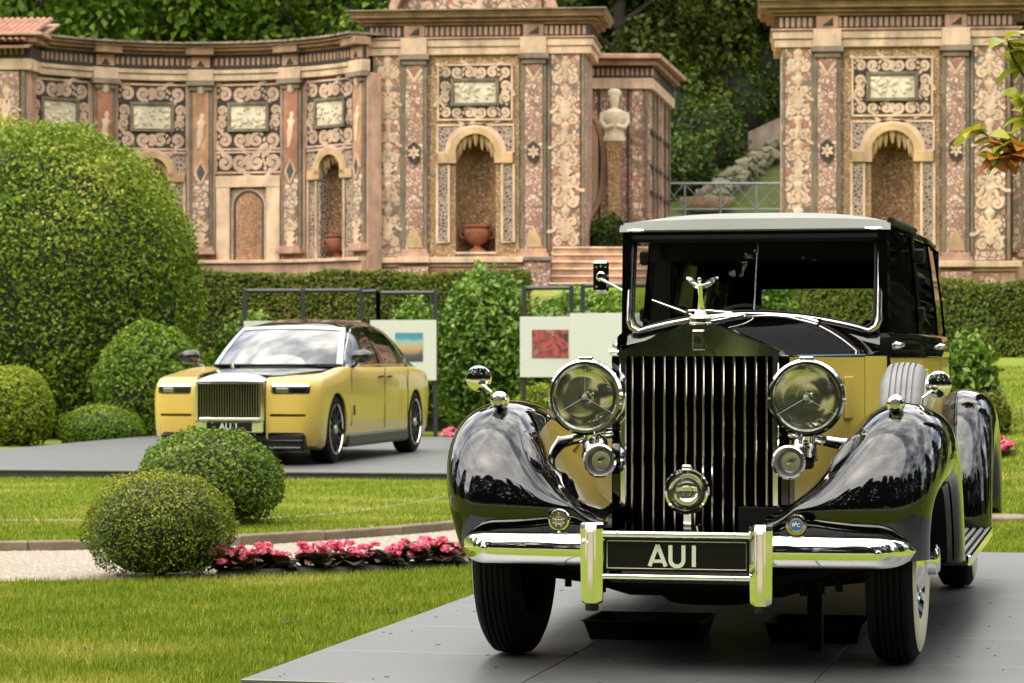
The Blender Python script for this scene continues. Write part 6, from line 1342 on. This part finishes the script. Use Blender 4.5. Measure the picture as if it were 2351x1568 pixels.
mb = MB(); mb.grid([[tuple(WS_T(q).lerp(Vector(gsec(YS, PI/2-q*(PI/2-thr))), t)+Vector((0, 0, .012*math.sin(PI*t)))) for t in np.linspace(0, 1, 7)] for q in np.linspace(-1, 1, 25)]); Q_('roof_front', mb, 'black_paint', ang=50)
for s in (-1, 1):
    mb = MB(); mb.grid([[a_pt(z, t, s) for t in np.linspace(0, 1, 12)] for z in np.linspace(1.06, 1.577, 12)]); Q_('front_pillar', mb, 'black_paint', ang=50)
mb = MB(); mb.grid([[ws_pt(q, t) for t in np.linspace(0, 1, 12)] for q in np.linspace(-1, 1, 25)]); wsc = Q_('windscreen', mb, 'windscreen_tint', ang=60)
for s in (-1, 1):
    mb = MB(); mb.grid([[ws_pt(s*q, t, .006) for t in np.linspace(0, 1, 12)] for q in (.925, .965, 1.008)]); Q_('screen_pillar', mb, 'brushed', wsc)  # silver strip paints the bright sky mirrored in the black pillar
mb = MB(); mb.grid([[ws_pt(q, t, .007) for t in (.91, .96, 1.0)] for q in np.linspace(-1.0, 1.0, 25)]); Q_('screen_header', mb, 'brushed', wsc)  # silver again for the sky reflection on the black header
mb = MB(); mb.tube([ws_pt(q, .015, .012) for q in np.linspace(-1, 1, 25)], .012, 6); Q_('scuttle_trim', mb, 'trim_black', wsc)
for s in (0, 1):
    sg = -1 if s else 1
    def sw(y, z, off=.005):
        if y < YS:
            e = WS_B(1.).lerp(WS_T(1.), max(0., min(1., (z-1.115)/.462))); return a_pt(z, max(.03, (y-e.y)/(YS-e.y)), sg, off)
        t = thz(y, z); return gsec(y, PI-t if s else t, off)
    def ztop(y): return min(lerp([1.0, 1.25, 1.6, 1.9, 2.4, 2.9, 3.2, 3.4, 3.6], [1.15, 1.31, 1.50, 1.57, 1.598, 1.588, 1.52, 1.40, 1.19], y), ZC(y)-.06)
    for a, b2 in ((1.03, 1.20), (1.24, 2.18), (2.25, 3.56)):
        m = MB(); m.grid([[sw(y, 1.135+(max(ztop(y), 1.14)-1.135)*q) for q in np.linspace(0, 1, 7)] for y in np.linspace(a, b2, 14)]); Q_('side_window', m, 'dark_glass', ang=60)
    m = MB(); m.tube([sw(y, 1.128, .006) for y in np.linspace(.98, 3.65, 20)], .008, 6); Q_('window_sill_trim', m, 'chrome')
    m = MB(); m.tube([sw(y, max(1.14, ztop(y))+.012, .006) for y in np.linspace(1.03, 3.58, 28)], .006, 6); Q_('window_frame_trim', m, 'chrome')
Q_('cabin', MB().box(-.72, .72, 1.1, 4.0, .5, 1.10, b=.05), 'trim_black')
# mirrors
for s in (-1, 1):
    m = thing('door_mirror', None, None); m.parent = c2; m.matrix_local = T((s*1.06, .82, 1.235), -s*R(8))
    MB().lathe([(0, -.075), (.045, -.07), (.085, -.04), (.095, .0), (.095, .04), (0, .045)], T(s=(1.35, 1.1, .92)), 20, 'Y').build('shell', 'black_paint', m)
    MB().tube([(-s*.06, .02, -.06), (-s*.10, .02, -.11), (-s*.16, .02, -.13)], [.03, .025, .03], 8).build('stalk', 'black_paint', m)
    # coach door handles, flank badge, side marker
    for y in (1.95, 2.35): Q_('door_handle', MB().tube([(s*1.01, y-.10, .985), (s*1.035, y, .99), (s*1.01, y+.10, .985)], [.010, .014, .010], 8), 'trim_black')
    Q_('flank_badge', MB().box(s*1.008-.004, s*1.008+.004, .70, .745, .54, .66, b=.003), 'trim_black'); Q_('side_marker', MB().box(s*.985-.01, s*.985+.012, -.42, -.34, .84, .856, b=.004), 'lamp_lit')
    for y in (2.15,): Q_('door_gap', MB().box(s*1.0045-.004, s*1.0045+.0035, y-.003, y+.003, .36, 1.09), 'trim_black')
    for y in (.62, 3.32): Q_('door_gap', MB().box(s*1.0-.004, s*1.0+.004, y-.003, y+.003, .42, 1.08), 'trim_black')
# wheels
def wheel2(loc, s):
    w = thing('wheel', None, None); w.parent = c2; w.matrix_local = T(loc)
    MB().lathe([(.28, -.12), (.34, -.128), (.378, -.11), (.392, -.08), (.394, 0), (.392, .08), (.378, .11), (.34, .128), (.28, .12)], None, 56, 'X').build('tyre', 'rubber', w)
    MB().lathe([(.29, s*.112), (.289, s*.126), (.279, s*.128), (.276, s*.118)], None, 48, 'X').build('rim', 'chrome', w)
    MB().lathe([(.277, s*.117), (.262, s*.085), (.25, s*.06), (.12, s*.07), (.06, s*.10), (0, s*.105)], None, 40, 'X').build('dish', 'trim_black', w)
    for k in range(11):
        MB().box(min(s*.085, s*.112), max(s*.085, s*.112), -.022, .022, .055, .262, Matrix.Rotation(2*PI*k/11, 4, 'X'), b=.006).build('spoke', 'trim_black', w)
    MB().lathe([(.055, s*.105), (.052, s*.125), (.04, s*.132), (0, s*.133)], None, 24, 'X').build('hub', 'brushed', w)
for s in (-1, 1):
    for y in (0, WBS): wheel2((s*.865, y, .393), s)
    for y in (0, WBS): Q_('wheel_housing', MB().lathe([(.42, s*.70), (.42, s*.98)], T((0, y, .39)), 32, 'X', R(-5), R(185)), 'trim_black')
    Q_('tail_lamp', MB().box(s*.80-.05, s*.80+.05, 4.86, 4.95, .72, .98, b=.02), 'red_panel')
# ---------------------------------------------------------------- photo display frames
def frame_unit(parent, u0, u1, d0, d1, vtop, panel=None, posts=None, zb=0.):
    """steel frame between two pixel columns; panel = (z0, z1, picture) hung between"""
    a, b = Vector((PX(u0, d0), d0, 0)), Vector((PX(u1, d1), d1, 0)); zt = PZ(vtop, (d0+d1)/2)
    o = parent
    MB().tube([(a.x, a.y, zt), (b.x, b.y, zt)], .035, 4).build('top_bar', 'dark_metal', o, 20)
    for t in (posts or (0, 1)):
        p = a.lerp(b, t); MB().box(p.x-.035, p.x+.035, p.y-.035, p.y+.035, zb, zt+.03, b=.004).build('post', 'dark_metal', o)
    if panel:
        t0, t1, z0, z1, pic = panel; p, q = a.lerp(b, t0), a.lerp(b, t1); L = (q-p).length; an = math.atan2(q.y-p.y, q.x-p.x)
        bo_ = MB().box(0, L, -.075, -.04, z0, z1, b=.003).build('panel', 'panel_white', o, M=T((p.x, p.y, 0), an))
        if pic:
            x0, x1, pz0, pz1, mat = pic; MB().box(x0*L, x1*L, -.082, -.076, pz0, pz1).build('photograph', mat, bo_)
def picmat(name, cols, scale, seed):
    m, n, l, b = _nodes(name); t = n.new('ShaderNodeTexCoord'); z = n.new('ShaderNodeTexNoise'); z.noise_dimensions = '4D'; z.inputs['W'].default_value = seed; z.inputs['Scale'].default_value = scale; z.inputs['Detail'].default_value = 4; z.inputs['Distortion'].default_value = 1.2
    l.new(t.outputs['Object'], z.inputs['Vector']); r = n.new('ShaderNodeValToRGB'); els = r.color_ramp.elements
    while len(els) < len(cols): els.new(.5)
    for i, c in enumerate(cols): els[i].position = .28+.46*i/(len(cols)-1); els[i].color = (*c, 1)
    l.new(z.outputs['Fac'], r.inputs['Fac']); l.new(r.outputs['Color'], b.inputs['Base Color']); b.inputs['Roughness'].default_value = .45
def gradmat(name, stops, z0, z1):
    m, n, l, b = _nodes(name); t = n.new('ShaderNodeTexCoord'); sx = n.new('ShaderNodeSeparateXYZ'); l.new(t.outputs['Object'], sx.inputs[0])
    mr = n.new('ShaderNodeMapRange'); mr.inputs[1].default_value = z0; mr.inputs[2].default_value = z1; l.new(sx.outputs['Z'], mr.inputs[0])
    z = n.new('ShaderNodeTexNoise'); z.inputs['Scale'].default_value = 5; l.new(t.outputs['Object'], z.inputs['Vector'])
    ad = n.new('ShaderNodeMath'); ad.operation = 'MULTIPLY_ADD'; ad.inputs[1].default_value = .35; l.new(z.outputs['Fac'], ad.inputs[0]); l.new(mr.outputs[0], ad.inputs[2])
    r = n.new('ShaderNodeValToRGB'); els = r.color_ramp.elements
    while len(els) < len(stops): els.new(.5)
    for i, (p, c) in enumerate(stops): els[i].position = p; els[i].color = (*c, 1)
    l.new(ad.outputs[0], r.inputs['Fac']); l.new(r.outputs['Color'], b.inputs['Base Color'])
gradmat('photo_landscape', [(.1, (.03, .03, .04)), (.42, (.06, .06, .07)), (.62, (.45, .28, .10)), (.85, (.25, .38, .34)), (1., (.05, .22, .26))], PZ(830, 44.8), PZ(764, 44.8))
picmat('photo_red', [(.03, .02, .025), (.10, .02, .02), (.38, .07, .05), (.12, .03, .03), (.40, .20, .12), (.04, .025, .03)], 3.2, 2.)
f1 = thing('photo_frame', 'wide black steel photo frame behind the modern car roof', 'display frame', group='steel photo frames')
frame_unit(f1, 562, 830, 45.5, 45.2, 667, (.0, 1., PZ(872, 45.4), PZ(737, 45.4), None), (0, .5, 1))
frame_unit(f1, 830, 868, 45.2, 44.8, 669, None, (1,))
f2 = thing('photo_frame', 'black steel frame holding a white panel with a landscape photo, right of the modern car', 'display frame', group='steel photo frames')
frame_unit(f2, 868, 1000, 44.8, 44.6, 672, (-.12, 1.03, PZ(873, 44.7), PZ(735, 44.7), (.38, .80, PZ(830, 44.7), PZ(764, 44.7), 'photo_landscape')), (.0, 1))
f3 = thing('photo_frame', 'black steel frame holding a white panel with a dark red photo', 'display frame', group='steel photo frames')
frame_unit(f3, 1203, 1312, 43.4, 43.2, 661, (-.06, 1.0, PZ(866, 43.3), PZ(727, 43.3), (.24, .96, PZ(822, 43.3), PZ(757, 43.3), 'photo_red')), (0, 1))
f4 = thing('photo_frame', 'black steel frame with a blank white panel, partly behind the vintage car windscreen', 'display frame', group='steel photo frames')
frame_unit(f4, 1338, 1530, 42.7, 42.3, 655, (-.14, 1.05, PZ(870, 42.6), PZ(719, 42.6), None), (0, 1))
# ---------------------------------------------------------------- magnolia reaching in at the right edge
mg = thing('magnolia_tree', 'magnolia branches with yellowing leaves reaching in at the upper right edge', 'tree', (5.3, 16.2, 0))
MB().tube([(0, 0, -.2), (.05, 0, 1.2), (-.1, -.1, 2.4), (.1, 0, 4.2)], [.16, .12, .09, .03], 10).build('trunk', 'bark', mg)
MLF = []
for i in range(8):
    me = bigleaf_me('leaf_magnolia', 200+i, .135, .036, 'leaf'); at = me.attributes['var']; at.data.foreach_set('value', [[.25, .35, .45, .15, .5, .8, .9, .3][i]]*len(me.polygons)); MLF.append(me)
def mg_pt(u, v, d): return Vector((PX(u, d)-5.3, d-16.2, PZ(v, d)))
def twig(pts, nl, warm, seed, sz=1.):
    g = random.Random(seed); P = smooth_curve([tuple(mg_pt(*p)) for p in pts], 24)
    MB().tube([tuple(p) for p in P], [.004+.010*(1-i/24) for i in range(25)], 6).build('branch', 'bark', mg)
    for i in range(nl):
        t = .66+.34*i/(nl-1); p = Vector(P[min(24, int(t*24))]); a = g.uniform(0, 6.28)
        pick = g.choice((5, 6, 5)) if g.random() < warm else g.choice((0, 1, 2, 3, 4, 7))
        link('leaf', MLF[pick], mg, Matrix.Translation(p) @ Euler((g.uniform(-.5, .7), g.uniform(-.6, .6), a)).to_matrix().to_4x4() @ Matrix.Scale(sz*g.uniform(.75, 1.2), 4))
twig([(2560, 330, 15.4), (2420, 250, 15.2), (2335, 150, 15.1), (2312, 90, 15.1)], 16, .1, 1, 1.25)
twig([(2600, 380, 15.4), (2440, 330, 15.2), (2370, 290, 15.0), (2335, 225, 15.0)], 17, .15, 2, 1.25)
twig([(2620, 430, 15.4), (2450, 380, 15.2), (2330, 350, 15.0), (2245, 295, 14.9)], 20, .35, 3, 1.25)
twig([(2620, 430, 15.4), (2440, 390, 15.1), (2340, 360, 14.9), (2275, 370, 14.8)], 20, .75, 4, 1.25)
twig([(2620, 430, 15.4), (2450, 370, 15.0), (2380, 345, 14.9), (2300, 335, 14.8)], 18, .45, 5, 1.25)
g_ = random.Random(9)
for i in range(60): link('leaf', MLF[g_.randrange(8)], mg, T((g_.gauss(.2, .5), g_.gauss(0, .5), g_.uniform(2.6, 4.6)), g_.uniform(0, 6), g_.uniform(-.5, .6), 0, 1.2))
# dark trees standing just outside the frame on the right, mirrored in the car's flank
for i, (x, y, s, lab) in enumerate(((7.0, 24, .36, 'nearest'), (7.9, 28, .40, 'second'), (9.2, 33, .42, 'third'), (10.6, 38, .45, 'farthest'), (10.4, 22, .5, 'outer'))):
    tree('fir', lab+' dark fir beyond the right frame edge, mirrored in the car flank', (x, y, float(terr(x, y))), i, s, 'firs mirrored in the flank')
